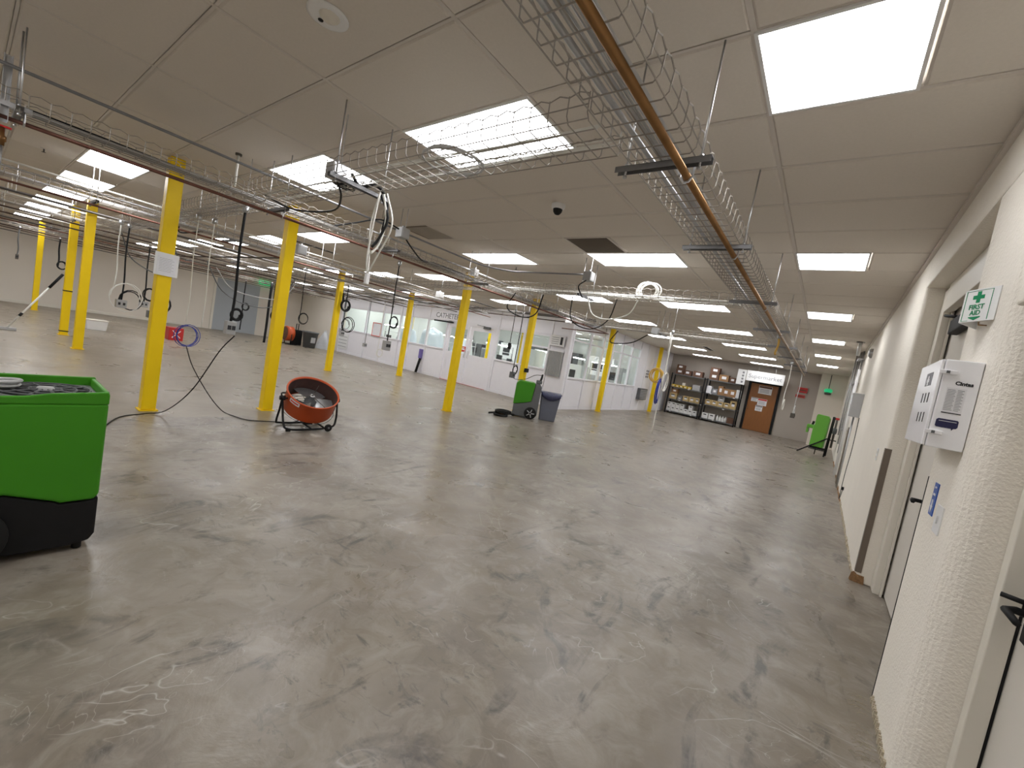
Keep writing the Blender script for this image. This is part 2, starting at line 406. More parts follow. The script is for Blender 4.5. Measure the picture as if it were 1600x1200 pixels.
for ci in left_light_cols:
    xa, xb = left_cols[ci+1], left_cols[ci]
    if xb <= -20.5: continue
    for ri in left_light_rows:
        ya, yb = left_rows[ri], left_rows[ri+1]; k = left_light_cols.index(ci)
        room = ya > 11.5
        if room:
            if ri in left_light_rows and xa > -19.8 and yb < 20 and xb < -6.9:
                light(xa, xb, ya, yb, 'light panel in the glazed room, %s from its corner, %s row behind the glass' % (ORD[k], ORD[left_light_rows.index(ri)-5]), 'diffuser_room', 'light panels in the glazed room')
        else:
            light(xa, xb, ya, yb, 'ceiling light beyond the yellow posts, %s column out, %s row' % (ORD[k], ORD[left_light_rows.index(ri)]), grp='light panels beyond the yellow posts')
# --- ceiling fittings
def ceil_thing(name, label, cat, x, y): return thing(name, label, cat, (x, y, HC))
t = ceil_thing('ceiling_sensor', 'round white ceiling sensor plate with a small black eye', 'sensor', -2.33, 1.03)
put('plate', MB().lathe([(0, -.012), (.085, -.012), (.10, -.006), (.10, 0)], n=28), 'white_plastic', t)
put('dome', MB().lathe([(0, -.038), (.03, -.032), (.045, -.02), (.05, -.011)], (.02, .0, 0), 16), 'frame_paint', t)
put('eye', MB().lathe([(0, -.018), (.012, -.016), (.014, -.011)], (-.05, -.01, 0), 12), 'black', t)
t = ceil_thing('dome_camera', 'white ceiling dome camera with black lens bubble', 'camera', -2.4, 3.43)
put('housing', MB().lathe([(0, -.045), (.05, -.045), (.065, -.03), (.068, 0)], n=20), 'white_plastic', t)
put('lens_bubble', MB().lathe([(0, -.10), (.025, -.092), (.042, -.07), (.047, -.045)], n=20), 'black', t)
t = ceil_thing('air_vent', 'dark grey return grille tile in front of the second light panel', 'vent', X0-1.75*CP, Y0+4.5*RP)
put('frame', MB().box(-.29, .29, -.3, -.285, -.004, .02).box(-.29, .29, .285, .3, -.004, .02).box(-.29, -.275, -.285, .285, -.004, .02).box(.275, .29, -.285, .285, -.004, .02), 'tee', t)
sl = MB()
for k in range(22): sl.box(-.275, .275, -.28+k*.0255, -.268+k*.0255, .0, .012)
sl.box(-.275, .275, -.285, .285, .014, .018)
put('slat', sl, 'vent_dark', t, kind='stuff')
t = ceil_thing('air_vent', 'brown grey return grille tile near the hanging white cords', 'vent', -5.0, 4.0)
put('frame', MB().box(-.3, .3, -.3, -.285, -.004, .02).box(-.3, .3, .285, .3, -.004, .02).box(-.3, -.285, -.285, .285, -.004, .02).box(.285, .3, -.285, .285, -.004, .02), 'tee', t)
sl = MB()
for k in range(22): sl.box(-.285, .285, -.28+k*.0255, -.268+k*.0255, .0, .012)
sl.box(-.285, .285, -.285, .285, .014, .018)
put('slat', sl, 'vent_dark', t, kind='stuff')
for (x, y, l, lab) in ((-9.3, 4.5, .55, 'long slot diffuser in the ceiling behind the second yellow post'), (-9.9, 10.9, .8, 'long slot diffuser in the ceiling above the partition door'), (-3.8, 16.6, .6, 'small slot diffuser in the ceiling beyond the third tray')):
    t = ceil_thing('slot_diffuser', lab, 'vent', x, y)
    put('frame', MB().box(-.12, .12, -l, l, -.006, 0), 'white_plastic', t)
    for k in range(4): put('slot', MB().box(-.07, .07, -l*.9+k*l*.46, -l*.9+k*l*.46+l*.38, -.012, -.006), 'grille', t)
for x, y, lab in ((-8.48, .53, 'small dark sprinkler head in the ceiling at the far left'), (-10.4, 5.76, 'small sprinkler head above the hanging drop boxes'), (-4.68, 5.77, 'small sprinkler head just past the middle light panel')):
    t = ceil_thing('sprinkler_head', lab, 'sprinkler', x, y)
    put('escutcheon', MB().lathe([(0, -.008), (.03, -.006), (.035, 0)], n=12), 'tee', t)
    put('deflector', MB().tube([(0, 0, 0), (0, 0, -.045)], .008, 6).lathe([(0, -.05), (.022, -.05), (.022, -.046), (0, -.044)], n=10), 'dark_steel', t)
# ================================================================ RIGHT WALL FITTINGS
# far recess door
d = struct_empty('door_1', 'cream steel door in the far recess of the right wall', (0, 0, 0))
fr = MB()
fr.box(.60, .655, 4.80, 4.948, 0, 2.62); fr.box(.655, .69, 4.86, 4.948, 0, 2.62)        # far jamb, two steps
fr.box(.60, .655, 3.2, 4.80, 2.42, 2.648); fr.box(.655, .69, 3.2, 4.86, 2.45, 2.648)
put('door_frame', fr, 'frame_paint', d, bevel=.004)
put('door_leaf', MB().box(.675, .72, 3.3, 4.845, .012, 2.445), 'door_paint', d, bevel=.003)
put('door_stop', MB().box(.645, .66, 4.77, 4.795, 0, 2.42), 'frame_paint', d)
hb = MB(); hb.tube([(.675, 4.30, .93), (.625, 4.30, .93), (.615, 4.20, .93)], .015, 6)
h = put('door_handle', hb, 'black', d)
put('dark_seam', MB().box(.4785, .484, 3.032, 3.043, .0, 1.22), 'black', d)  # thin black strip along the lower pier edge
for z in (.32, 1.27, 2.2): put('hinge', MB().tube([(.67, 4.852, z-.05), (.67, 4.852, z+.05)], .008, 6), 'steel', d)
t = thing('door_closer', 'dark door closer with folding arm at the top of the far recess door', 'door closer', (.66, 4.3, 2.25))
put('body', MB().box(-.045, .013, -.22, .22, -.055, .055), 'black', t, bevel=.008)
put('arm', MB().tube([(-.02, .1, .06), (-.07, .28, .10), (-.03, .45, .13)], .012, 6), 'black', t)
# near recess door
d = struct_empty('door_2', 'pale painted door at the right edge with black lever handle', (0, 0, 0))
fr = MB(); fr.box(.615, .672, 2.30, 2.358, 0, 1.92); fr.box(.615, .672, .9, 2.30, 1.86, 1.963); fr.box(.672, .73, 2.335, 2.358, 0, 1.92)
put('door_frame', fr, 'frame_paint', d, bevel=.004)
put('door_leaf', MB().box(.681, .735, 1.0, 2.318, .012, 1.85), 'door_paint', d, bevel=.003)
put('dark_gap_strip', MB().box(.674, .6805, 2.305, 2.333, 0, 1.86), 'black_rubber', d)  # black strip stands in for the dark gap between frame and leaf
h = put('lever_handle', MB().tube([(.681, 2.2, .90), (.63, 2.2, .905), (.60, 2.17, .905), (.60, 2.06, .90)], [.013, .013, .012, .010], 8).tube([(.66, 2.215, .935), (.60, 2.24, .935)], .009, 6), 'black', d)
put('lock_body', MB().box(.664, .681, 2.17, 2.235, .80, 1.05), 'black', d, bevel=.004)
# corner guards
def guard(x0, x1, y0, y1, z0, z1, label):
    t = thing('corner_guard', label, 'corner guard', ((x0+x1)/2, y0, z0)); cx = (x0+x1)/2
    put('face_plate', MB().box(x0-cx, x1-cx, -.004, 0, 0, z1-z0), 'guard', t)
    put('side_plate', MB().box(x0-cx-.004, x0-cx, -.004, y1-y0, 0, z1-z0), 'guard', t)
guard(.478, .520, 4.948, 5.0, .09, 1.23, 'tall brown corner guard at the foot of the far recess jamb')
t = thing('corner_guard', 'narrow brown bumper strip low on the distant right wall', 'corner guard', (.47, 11.2, .02))
put('side_plate', MB().box(-.03, .01, -.12, .12, 0, 1.2), 'guard', t, bevel=.006)
# first aid sign: V sign
t = thing('first_aid_sign', 'white and green V-shaped first aid sign sticking out of the right wall', 'sign', (XW, 2.665, 1.955))
H = .145
pw = (Vector((-.084, .055, 0)), Vector((-.004, -.078, 0)), Vector((-.004, .19, 0)))
def slab(a, c, z0, z1, th):
    a, c = Vector(a), Vector(c); dv = (c-a); nn = Vector((-dv.y, dv.x, 0)).normalized()*th
    q = [a, c, c+nn, a+nn]; mb = MB()
    mb.add([(p.x, p.y, z0) for p in q]+[(p.x, p.y, z1) for p in q], [(0,3,2,1),(4,5,6,7),(0,1,5,4),(1,2,6,5),(2,3,7,6),(3,0,4,7)]); return mb
put('near_face', slab(pw[0], pw[1], 0, H, .004), 'white_plastic', t, bevel=.0015)
put('far_face', slab(pw[2], pw[0], 0, H, .004), 'white_plastic', t, bevel=.0015)
dv = (pw[1]-pw[0]); ang = math.atan2(dv.y, dv.x); L_ = dv.length; nrm = Vector((dv.y, -dv.x, 0)).normalized()
def onsign(u, z, off=.0008): 
    p = pw[0]+dv.normalized()*(u*L_)+nrm*off; return (p.x, p.y, z)
def sign_piece(poly, name, m, off=.0):
    mb = MB(); n = len(poly)
    a = [onsign(u, z, off+.0002) for u, z in poly]; c = [onsign(u, z, off+.0012) for u, z in poly]
    mb.add(a+c, [tuple(range(n)), tuple(range(2*n-1, n-1, -1))]+[(i, i+n, (i+1) % n+n, (i+1) % n) for i in range(n)])
    put(name, mb, m, t)
cx, cz, a_, b_ = .44, .107, .155, .05
e1, e2 = .024/L_, .009
def cross(cx, cz, L2, w2):   # L2, w2 in metres
    u = lambda m: cx+m/L_
    return [(u(-L2), cz-w2), (u(-w2), cz-w2), (u(-w2), cz-L2), (u(w2), cz-L2), (u(w2), cz-w2), (u(L2), cz-w2), (u(L2), cz+w2), (u(w2), cz+w2), (u(w2), cz+L2), (u(-w2), cz+L2), (u(-w2), cz+w2), (u(-L2), cz+w2)]
sign_piece(cross(.44, .108, .025, .0085), 'green_cross', 'print_green')
sign_piece([(.44-.17, .022), (.44-.17, .018), (.44, .006), (.44+.17, .018), (.44+.17, .022)], 'green_arrow', 'print_green')
for q in ([(.07, .006), (.085, .006), (.085, .138), (.07, .138)], [(.80, .006), (.815, .006), (.815, .138), (.80, .138)], [(.07, .1365), (.815, .1365), (.815, .138), (.07, .138)], [(.07, .005), (.27, .005), (.27, .0065), (.07, .0065)]):
    sign_piece(q, 'border_line', 'print_green')
text('FIRST', .030, onsign(.44, .064, .0012), (PI/2, 0, ang), 'print_green', t, bold=.0006, ext=.0004, sx=.95)
text('AID', .030, onsign(.44, .038, .0012), (PI/2, 0, ang), 'print_green', t, bold=.0006, ext=.0004, sx=.95)
put('bracket', MB().tube([(-.03, .0, .0), (-.03, .0, -.012), (-.004, 0, -.012)], .003, 6), 'copper', t)
# first aid cabinet
t = thing('first_aid_cabinet', 'white steel first aid cabinet hung on the right wall under the sign', 'cabinet', (.415, 2.53, 1.385))
put('body', MB().box(-.052, .063, 0, .47, 0, .38), 'cabinet_white', t, bevel=.004)
put('door', MB().box(-.065, -.0535, .002, .468, .002, .378), 'cabinet_white', t, bevel=.003)
for z in (.065, .325):
    la = put('latch', MB().box(-.067, -.010, -.010, -.001, z-.009, z+.009), 'cabinet_white', t, bevel=.003)
    put('latch_pin', MB().box(-.045, -.034, -.013, -.010, z-.006, z+.006), 'grey_plastic', la)
put('checklist', MB().box(-.030, .030, -.0015, 0, .155, .262), 'paper', t)
ln = MB()
for k in range(14): ln.box(-.027, -.003 if k % 3 else .0, -.0022, -.0015, .166+k*.0066, .168+k*.0066).box(.004, .024 if k % 2 else .019, -.0022, -.0015, .166+k*.0066, .168+k*.0066)
put('checklist_print', ln, 'print_grey', t, kind='stuff')
put('checklist_footer', MB().box(-.030, .030, -.0022, -.0012, .152, .156), 'print_dark', t)
text('Cintas', .021, (.018, -.001, .282), (PI/2, 0, 0), 'print_dark', t, name='logo', bold=.001, ext=.0005)
put('sticker', MB().prism([(-.038, .095), (-.034, .090), (.012, .090), (.014, .082), (.018, .090), (.026, .092), (.030, .098), (.030, .122), (.026, .127), (-.032, .127), (-.038, .121)], -.002, 0, 'y'), 'print_navy', t)
put('sticker_print', MB().box(-.030, .024, -.0026, -.002, .117, .119), 'paper', t)
for z in (.10, .19):
    for k in range(3): put('vent_slot', MB().box(-.0665, -.0645, .10+k*.07, .112+k*.07, z, z+.045), 'black', t)
put('door_emblem', MB().box(-.0665, -.0645, .12, .26, .27, .33), 'print_grey', t, bevel=.0005)
cb = MB(); cb.prism([(.17, .285), (.185, .285), (.185, .27), (.2, .27), (.2, .285), (.215, .285), (.215, .3), (.2, .3), (.2, .315), (.185, .315), (.185, .3), (.17, .3)], -.068, -.0665, 'x')
put('cross_mark', cb, 'cabinet_white', t)
# blue tag & switch
t = thing('blue_wall_plate', 'small blue plate with a white arrow on the right wall', 'sign', (XW, 2.79, 1.06))
put('plate', MB().box(-.004, 0, -.03, .05, 0, .155), 'blue_plate', t, bevel=.001)
put('arrow', MB().prism([(.0, .075), (.02, .075), (.02, .045), (.032, .045), (.01, .012), (-.012, .045), (.0, .045)], -.006, -.004, 'x'), 'paper', t)
put('white_print', MB().box(-.0055, -.004, -.012, .03, .095, .105), 'paper', t); put('white_print', MB().box(-.0055, -.004, -.005, .025, .13, .138), 'paper', t)
t = thing('light_switch', 'plain white switch plate beside the blue plate', 'switch', (XW, 2.63, 1.01))
put('plate', MB().box(-.006, 0, -.055, .055, 0, .125), 'white_plastic', t, bevel=.002)
put('toggle', MB().box(-.012, -.006, -.012, .012, .045, .08), 'white_plastic', t, bevel=.002)
t = thing('wall_outlet', 'white outlet plate low on the right wall before the brown guard', 'outlet', (XW, 5.5, 1.07))
put('plate', MB().box(-.006, 0, -.05, .05, 0, .12), 'white_plastic', t, bevel=.002)
for z in (.03, .08): put('socket', MB().box(-.008, -.006, -.014, .014, z-.013, z+.013), 'frame_paint', t)
# broken base strip
def crumble(x, y0, y1, label, m, h=.05, w=.03, n=26, name='broken_plaster'):
    mb = MB(); 
    for k in range(n):
        y = y0+(y1-y0)*(k+random.random()*.6)/n; s = .4+random.random()
        mb.taper(x-w*s, x+.004, y, y+(y1-y0)/n*1.3, .0, h*(.3+random.random()), 1.2)
    o = put(name, mb, m, loc=(0, 0, 0), kind='stuff'); tag(o, label, 'debris'); return o
crumble(XW, 2.42, 3.0, 'crumbled tan glue residue along the foot of the near pier', 'plaster', .03, .009, 90)
crumble(XW+.06, 4.93, 5.02, 'broken brown wallboard at the foot of the far recess jamb', 'rubble', .06, .06, 30)
crumble(XW, 5.1, 9, 'tan residue line at the foot of the long right wall', 'plaster', .035, .012, 60)
crumble(XW, 9, 16, 'brown residue line at the far foot of the right wall', 'rubble', .04, .012, 60)
gl = MB()
for k in range(34):
    y = 2.45+random.random()*.55; x = XW-.02-random.random()*.02; L2 = .03+random.random()*.05
    gl.tube([(x, y, .002), (x-L2*.7, y-.02*random.random(), .002), (x-L2, y-.03, .001)], .0008, 4)
tag(put('glue_ridges', gl, 'plaster', kind='stuff'), 'thin pale glue ridges on the floor beside the near pier', 'residue')
# far right wall services
t = thing('conduit_riser', 'bundle of silver vertical conduits on the distant right wall', 'conduit', (.42, 12.3, 0))
for k in range(4): put('conduit', MB().tube([(-.03*k+.02, .22*k, 2.95), (-.03*k+.02, .22*k, .35+.2*k)], .016, 8), 'galv', t)
for z in (1.1, 2.2, 2.75): put('clamp_strut', MB().box(-.06, .05, -.05, .72, z, z+.03), 'galv', t)
put('white_pipe', MB().tube([(.0, -.35, 2.5), (.0, -.35, .1)], .03, 8), 'white_plastic', t)
t = thing('control_box', 'grey electrical box with a pale blue label on the right wall', 'electrical box', (.41, 9.6, 1.45))
put('body', MB().box(-.08, .07, -.13, .13, 0, .42), 'box_grey', t, bevel=.006)
put('label', MB().box(-.083, -.08, -.06, .06, .22, .38), 'drape', t, bevel=.002)
put('knockout', MB().tube([(0, 0, 0), (0, 0, -1.3)], .014, 8), 'galv', t)
t = thing('wall_bell', 'small round alarm bell high on the right wall', 'bell', (XW, 10.1, 2.66))
put('gong', MB().lathe([(0, -.06), (.06, -.055), (.085, -.03), (.09, 0)], n=16, axis='x'), 'galv', t)
t = thing('pipe_stub', 'short white pipe stub with flange hanging from the ceiling near the right wall', 'pipe', (.3, 10.9, HC))
put('flange', MB().lathe([(0, -.012), (.07, -.012), (.07, 0)], n=14), 'dark_steel', t); put('pipe', MB().tube([(0, 0, 0), (0, 0, -.28)], .03, 8), 'white_plastic', t)
t = thing('extension_cord', 'dark thin cord running down the right wall to a low outlet', 'cord', (.465, 8.9, .2))
put('cord', MB().tube(curve([(0, .25, 1.25), (0, .15, .7), (-.005, .3, .3), (-.01, .2, -.12), (-.008, .05, -.1), (0, 0, .05)]), .005, 5), 'black', t)
put('plug', MB().box(-.02, .012, -.025, .025, .03, .08), 'black', t, bevel=.004)
t = thing('valve_riser', 'dark grey valve pipe with red handle in the far right corner', 'pipe', (.36, 17.6, 0))
put('pipe', MB().tube([(0, 0, .3), (0, 0, 1.25)], .03, 8).tube([(-.1, 0, .55), (.1, 0, .55)], .02, 8), 'dark_steel', t)
put('valve_body', MB().lathe([(0, .75), (.06, .78), (.07, .85), (.06, .95), (0, 1)], n=10), 'grey_plastic', t)
put('red_handle', MB().box(-.06, .06, -.02, .02, 1.25, 1.32), 'red', t, bevel=.01)
t = thing('beacon_light', 'glowing green beacon lamp on the far right wall', 'lamp', (-.06, 20.9, 2.22))
put('housing', MB().lathe([(0, -.10), (.10, -.09), (.12, -.02), (.06, 0), (0, 0)], (0, -.12, 0), 14), 'dark_steel', t)
put('green_lens', MB().lathe([(.11, 0), (.14, .05), (.12, .12), (.04, .15), (0, .15)], (0, -.14, 0), 14), 'lamp_green', t)
put('stem', MB().tube([(0, -.12, .15), (0, -.12, .70)], .015, 6), 'dark_steel', t)
# ================================================================ BACK WALL: door, sign, shelves
d = struct_empty('door_3', 'brown wooden door with paper notices on the back wall', (0, 0, 0))
YB = 21.9
put('door_leaf', MB().box(-2.87, -1.80, YB-.05, YB-.01, .01, 2.15), 'wood', d, bevel=.004)
put('door_frame', MB().box(-2.97, -2.88, YB-.08, YB, 0, 2.22).box(-1.79, -1.70, YB-.08, YB, 0, 2.22).box(-2.88, -1.79, YB-.08, YB, 2.155, 2.22), 'black', d)
put('door_knob', MB().lathe([(0, -.07), (.025, -.06), (.03, -.045), (.012, -.03), (.012, 0)], (-2.80, YB-.05, 1.0), 12, 'y'), 'copper', d)
def notice(x, z, w_, h_, hd, lab, nm='notice'):
    t = thing(nm, lab, 'notice', (x, YB-.05, z))
    put('sheet', MB().box(-w_/2, w_/2, -.008, 0, 0, h_), 'paper', t)
    put('header', MB().box(-w_/2+.01, w_/2-.01, -.011, -.008, h_*.74, h_-.01), hd, t)
    pr = MB()
    for k in range(3): pr.box(-w_*.38, w_*.3, -.010, -.008, h_*(.18+.17*k), h_*(.24+.17*k))
    put('print', pr, 'print_grey', t, kind='stuff')
notice(-2.28, 1.72, .52, .36, 'cardboard_dark', 'largest notice, cream with dark header, at the top of the wooden door')
notice(-2.62, 1.33, .26, .18, 'print_grey', 'small notice left of the middle one on the wooden door')
notice(-2.30, 1.20, .36, .30, 'red_print', 'middle notice with red header on the wooden door')
notice(-2.38, .93, .28, .25, 'print_grey', 'lowest plain notice on the wooden door')
t = thing('hanging_sign', 'white hanging box sign lettered supermarket above the wooden door', 'sign', (-2.33, 21.25, 2.2))
put('panel', MB().box(-.72, .72, -.05, .05, 0, .46), 'white_plastic', t, bevel=.008)
text('Supermarket', .245, (0, -.052, .22), (PI/2, 0, 0), 'print_grey', t, ext=.002)
for x in (-.3, .35): put('hanger_wire', MB().tube([(x, 0, .46), (x, 0, HC-2.2)], .006, 5), 'steel', t)
t = thing('side_sign', 'narrow white board with grey marks left of the supermarket sign', 'sign', (-3.24, 21.2, 1.97))
put('panel', MB().box(-.17, .17, -.03, .03, 0, .68), 'white_plastic', t, bevel=.005)
for k in range(4): put('grey_mark', MB().box(.02, .10, -.034, -.03, .08+k*.14, .17+k*.14), 'print_grey', t)
for x, z, w_, h_, lab in ((-.93, 1.72, .34, .22, 'dark red fire notice plate on the back wall'), (-.97, 1.5, .34, .12, 'dark red strip plate below the fire notice')):
    t = thing('red_plate', lab, 'sign', (x, YB, z+.35)); put('plate', MB().box(-w_/2, w_/2, -.05, 0, 0, h_), 'red', t, bevel=.01)
    put('trim', MB().box(-w_/2+.03, w_/2-.03, -.055, -.05, h_*.35, h_*.6), 'cardboard_dark', t)
def shelf_unit(x0, x1, y0, y1, levels, top, label):
    cx, cy = (x0+x1)/2, (y0+y1)/2; t = thing('shelving_unit', label, 'shelf', (cx, cy, 0)); a, c = (x1-x0)/2, (y1-y0)/2
    for sx in (-1, 1):
        for sy in (-1, 1): put('upright', MB().box(sx*a-.025, sx*a+.025, sy*c-.02, sy*c+.02, 0, top), 'black', t)
    for z in levels: put('shelf_board', MB().box(-a, a, -c, c, z-.045, z), 'grey_plastic', t)
    return t
LV1 = [.12, .72, 1.32, 1.97]
shelf_unit(-6.25, -4.72, 21.25, 21.8, LV1, 2.0, 'left black steel shelving unit with yellow bins on the back wall')
shelf_unit(-4.60, -3.15, 21.25, 21.8, [.12, .78, 1.32, 1.97], 2.0, 'right black steel shelving unit next to the wooden door')
def carton(x, z, w_, h_, m, label, d_=.36, tape='paper', nm='cardboard_box', y=21.5, grp=None, cat='box', handle=False):
    t = thing(nm, label, cat, (x, y, z+.001), group=grp)
    put('body', MB().box(-w_/2, w_/2, -d_/2, d_/2, 0, h_), m, t, bevel=.006)
    if tape: put('label_patch', MB().box(-w_*.22, w_*.25, -d_/2-.004, -d_/2, h_*.35, h_*.75), tape, t)
    if handle: put('slot', MB().box(-w_*.25, w_*.25, -d_/2-.004, -d_/2, h_*.62, h_*.8), 'print_dark', t)
    return t
tops = [(-5.95, 1.97, .36, .24, 'cardboard_dark', 'lower dark brown carton of the pair at the left end of the left shelving top'), (-5.95, 2.215, .34, .22, 'cardboard_dark', 'upper dark brown carton stacked at the left end of the left shelving top'),
        (-5.58, 1.97, .32, .24, 'cardboard_dark', 'middle dark brown carton on top of the left shelving'), (-5.1, 1.97, .42, .27, 'cardboard_dark', 'wide dark brown carton on top of the left shelving near its right end'),
        (-4.38, 1.97, .40, .30, 'cardboard_dark', 'lower carton of the tall stack on the right shelving top'), (-4.38, 2.275, .40, .27, 'cardboard_dark', 'upper carton of the tall stack on the right shelving top'),
        (-3.95, 1.97, .40, .30, 'cardboard', 'large tan brown carton on top of the right shelving'), (-3.58, 1.97, .26, .24, 'cardboard_dark', 'small dark carton at the right end of the right shelving top')]
for a in tops: carton(*a)
for k in range(5):
    t = thing('yellow_bin', 'yellow parts bin, %s from the left on the left shelving' % ORD[k], 'bin', (-6.10+.19*k, 21.42, 1.321), group='yellow parts bins')
    put('tray', MB().taper(-.085, .085, -.14, .14, 0, .12, .85), 'bench_yellow', t); put('label_patch', MB().box(-.04, .04, -.146, -.136, .03, .07), 'paper', t)
carton(-5.05, 1.32, .34, .26, 'box_grey', 'grey white box on the second shelf of the left unit', tape=None)
carton(-5.68, 1.44, .12, .14, 'paper', 'small white packet standing on the yellow bins', tape=None, d_=.1)
for k, (x, w_, h_, m) in enumerate(((-6.03, .34, .30, 'cardboard_tan'), (-5.70, .20, .18, 'print_grey'), (-5.42, .26, .25, 'cardboard_tan'), (-5.13, .26, .25, 'cardboard_tan'), (-4.88, .22, .25, 'cardboard_tan'))):
    carton(x, .72, w_, h_, m, '%s, %s from the left on the third shelf of the left unit' % ('tan open carton' if m == 'cardboard_tan' else 'small dark grey box', ORD[k]), handle=True)
carton(-6.0, 1.021, .28, .2, 'cardboard', 'brown carton stacked on the leftmost tan carton of the left unit')
for k in range(7): carton(-6.12+.205*k, .12, .19, .22, 'white_plastic', 'white storage bin, %s from the left in the bottom row of the left unit' % ORD[k], nm='storage_bin', tape=None, handle=True, grp='white storage bins', cat='bin')
for k in range(5): carton(-6.12+.205*k+(.2 if k == 4 else 0), .342, .19, .21, 'white_plastic', 'white storage bin stacked above the bottom row, left unit, %s from the left' % ORD[k], nm='storage_bin', tape=None, handle=True, grp='white storage bins', cat='bin')
for k, (x, w_, h_, m, lab) in enumerate(((-4.48, .22, .34, 'paper', 'tall white box at the left end'), (-4.22, .24, .24, 'print_grey', 'grey box'), (-3.98, .2, .42, 'cardboard', 'tall brown carton'), (-3.74, .28, .34, 'cardboard', 'square brown carton'), (-3.47, .28, .34, 'cardboard', 'brown carton left of the white one'), (-3.24, .16, .38, 'paper', 'white box at the right end'))):
    carton(x, 1.32, w_, h_, m, lab+' on the second shelf of the right unit')
for k in range(5): carton(-4.40+.265*k, .78, .25, .24 if k < 4 else .38, 'cardboard_tan', 'tan open-front carton, %s from the left on the third shelf of the right unit' % ORD[k], handle=True)
carton(-3.87, 1.021, .26, .22, 'box_grey', 'grey carton stacked on the tan cartons of the right unit', handle=True)
for k in range(2): carton(-4.42+.30*k, .12, .26, .26, 'white_plastic', 'white storage bin, %s from the left on the bottom shelf of the right unit' % ORD[k], nm='storage_bin', tape=None, handle=True, cat='bin')
for k in range(4):
    t = thing('plastic_jug', 'white plastic jug, %s from the left on the bottom shelf of the right unit' % ORD[k], 'jug', (-3.88+.115*k, 21.42, .121), group='white plastic jugs')
    put('body', MB().lathe([(0, 0), (.05, 0), (.055, .02), (.055, .16), (.02, .22), (.018, .25), (0, .25)], n=12), 'white_plastic', t)
    put('cap', MB().lathe([(0, .28), (.02, .28), (.022, .25), (0, .25)], n=10), 'box_grey', t)
carton(-3.32, .12, .28, .26, 'cardboard_dark', 'brown carton at the right end of the bottom shelf of the right unit', tape=None)
for k in range(9):
    u = -6.0+.33*k
    for z in (([.085, .685, 1.285][k % 3]),):
        t = thing('shelf_tag', 'small white price tag on the shelf edge, %s from the left' % ORD[k], 'tag', (u, 21.245, z), group='shelf edge tags')
        put('card', MB().box(-.04, .04, -.006, 0, 0, .035), 'paper', t)
# ================================================================ PARTITION (front y=11.4, side x=-6.6)
def part_wall(root, mp, bays, zs, zt, wall_top=HC, up=None, name0=1):
    """bays: list of (u0,u1,kind)"""
    def bx(name, u0, u1, v0, v1, z0, z1, m, par, bev=.004):
        a, c = mp(u0, v0), mp(u1, v1)
        return put(name, MB().box(min(a[0], c[0]), max(a[0], c[0]), min(a[1], c[1]), max(a[1], c[1]), z0, z1), m, par, bevel=bev)
    n = name0; last = None
    for (u0, u1, kd, *ex) in bays:
        if kd == 'solid':
            bx('wall_panel', u0+.05, u1-.05, -.02, .02, .08, wall_top, 'white_paint', root); bx('mullion', u0-.04, u0+.04, -.05, .05, 0, wall_top, 'white_paint', root); continue
        if kd == 'door': continue
        bx('mullion', u0-.04, u0+.04, -.05, .05, 0, wall_top, 'white_paint', root)
        bx('lower_panel', u0+.045, u1-.045, -.02, .02, .10, zs-.06, 'white_paint', root)
        bx('kick_rail', u0+.045, u1-.045, -.03, .03, 0, .095, 'white_paint', root)
        bx('header_panel', u0+.045, u1-.045, -.02, .02, (up or zt)+.065, wall_top, 'white_paint', root)
        wn = struct_empty('window_%d' % n, 'white framed glass bay number %d of the partition' % n, (0, 0, 0)); n += 1
        wn['label'] = ex[0] if ex else wn['label']
        bx('window_sill', u0+.042, u1-.042, -.06, .05, zs-.055, zs, 'white_paint', wn)
        bx('head_rail', u0+.042, u1-.042, -.04, .04, (up or zt), (up or zt)+.06, 'white_paint', wn)
        bx('pane', u0+.042, u1-.042, -.004, .004, zs, zt, 'glass', wn, 0)
        if up:
            bx('transom_rail', u0+.042, u1-.042, -.03, .03, zt, zt+.045, 'white_paint', wn); bx('pane', u0+.042, u1-.042, -.004, .004, zt+.046, up, 'glass', wn, 0)
    u1 = bays[-1][1]; bx('mullion', u1-.04, u1+.04, -.05, .05, 0, wall_top, 'white_paint', root)
    return n, bx
pf = struct_empty('wall_partition_front', 'white framed panel partition with windows across the room', (0, 0, 0))
YP = 11.4
mapf = lambda u, v: (u, YP+v)
seq = [(-19.6, -17.5, 'leftmost wide window of the white partition'), (-17.5, -16.25, 'second window from the left of the partition, beside the red framed board'), (-16.25, -15.0, 'third window from the left of the partition'),
       (-15.0, -14.3, 'narrow fourth window of the partition behind a yellow post'), (-14.3, -13.2, 'fifth window of the partition'), (-13.2, -12.08, 'window just left of the partition double door')]
n, bx = part_wall(pf, mapf, [(a, c, 'win', l) for a, c, l in seq], 1.18, 2.22)
bx('header_panel', -12.04, -9.66, -.02, .02, 2.168, HC, 'white_paint', pf)
bx('mullion', -9.66, -9.54, -.06, .06, 0, HC, 'white_paint', pf)
n, bx = part_wall(pf, mapf, [(-9.5, -8.35, 'win', 'window just right of the partition double door'), (-8.35, -7.3, 'win', 'window right of the green dehumidifier behind a post'), ], 1.18, 2.22, name0=n)
bx('mid_rail', -8.3, -7.34, -.035, .035, 1.82, 1.88, 'white_paint', pf)
bx('wall_panel', -7.26, -6.64, -.02, .02, 0, HC, 'white_paint', pf)
bx('mullion', -6.68, -6.54, -.07, .07, 0, HC, 'white_paint', pf)
bx('top_rail', -19.6, -6.6, -.035, .035, 2.62, 2.66, 'white_paint', pf)
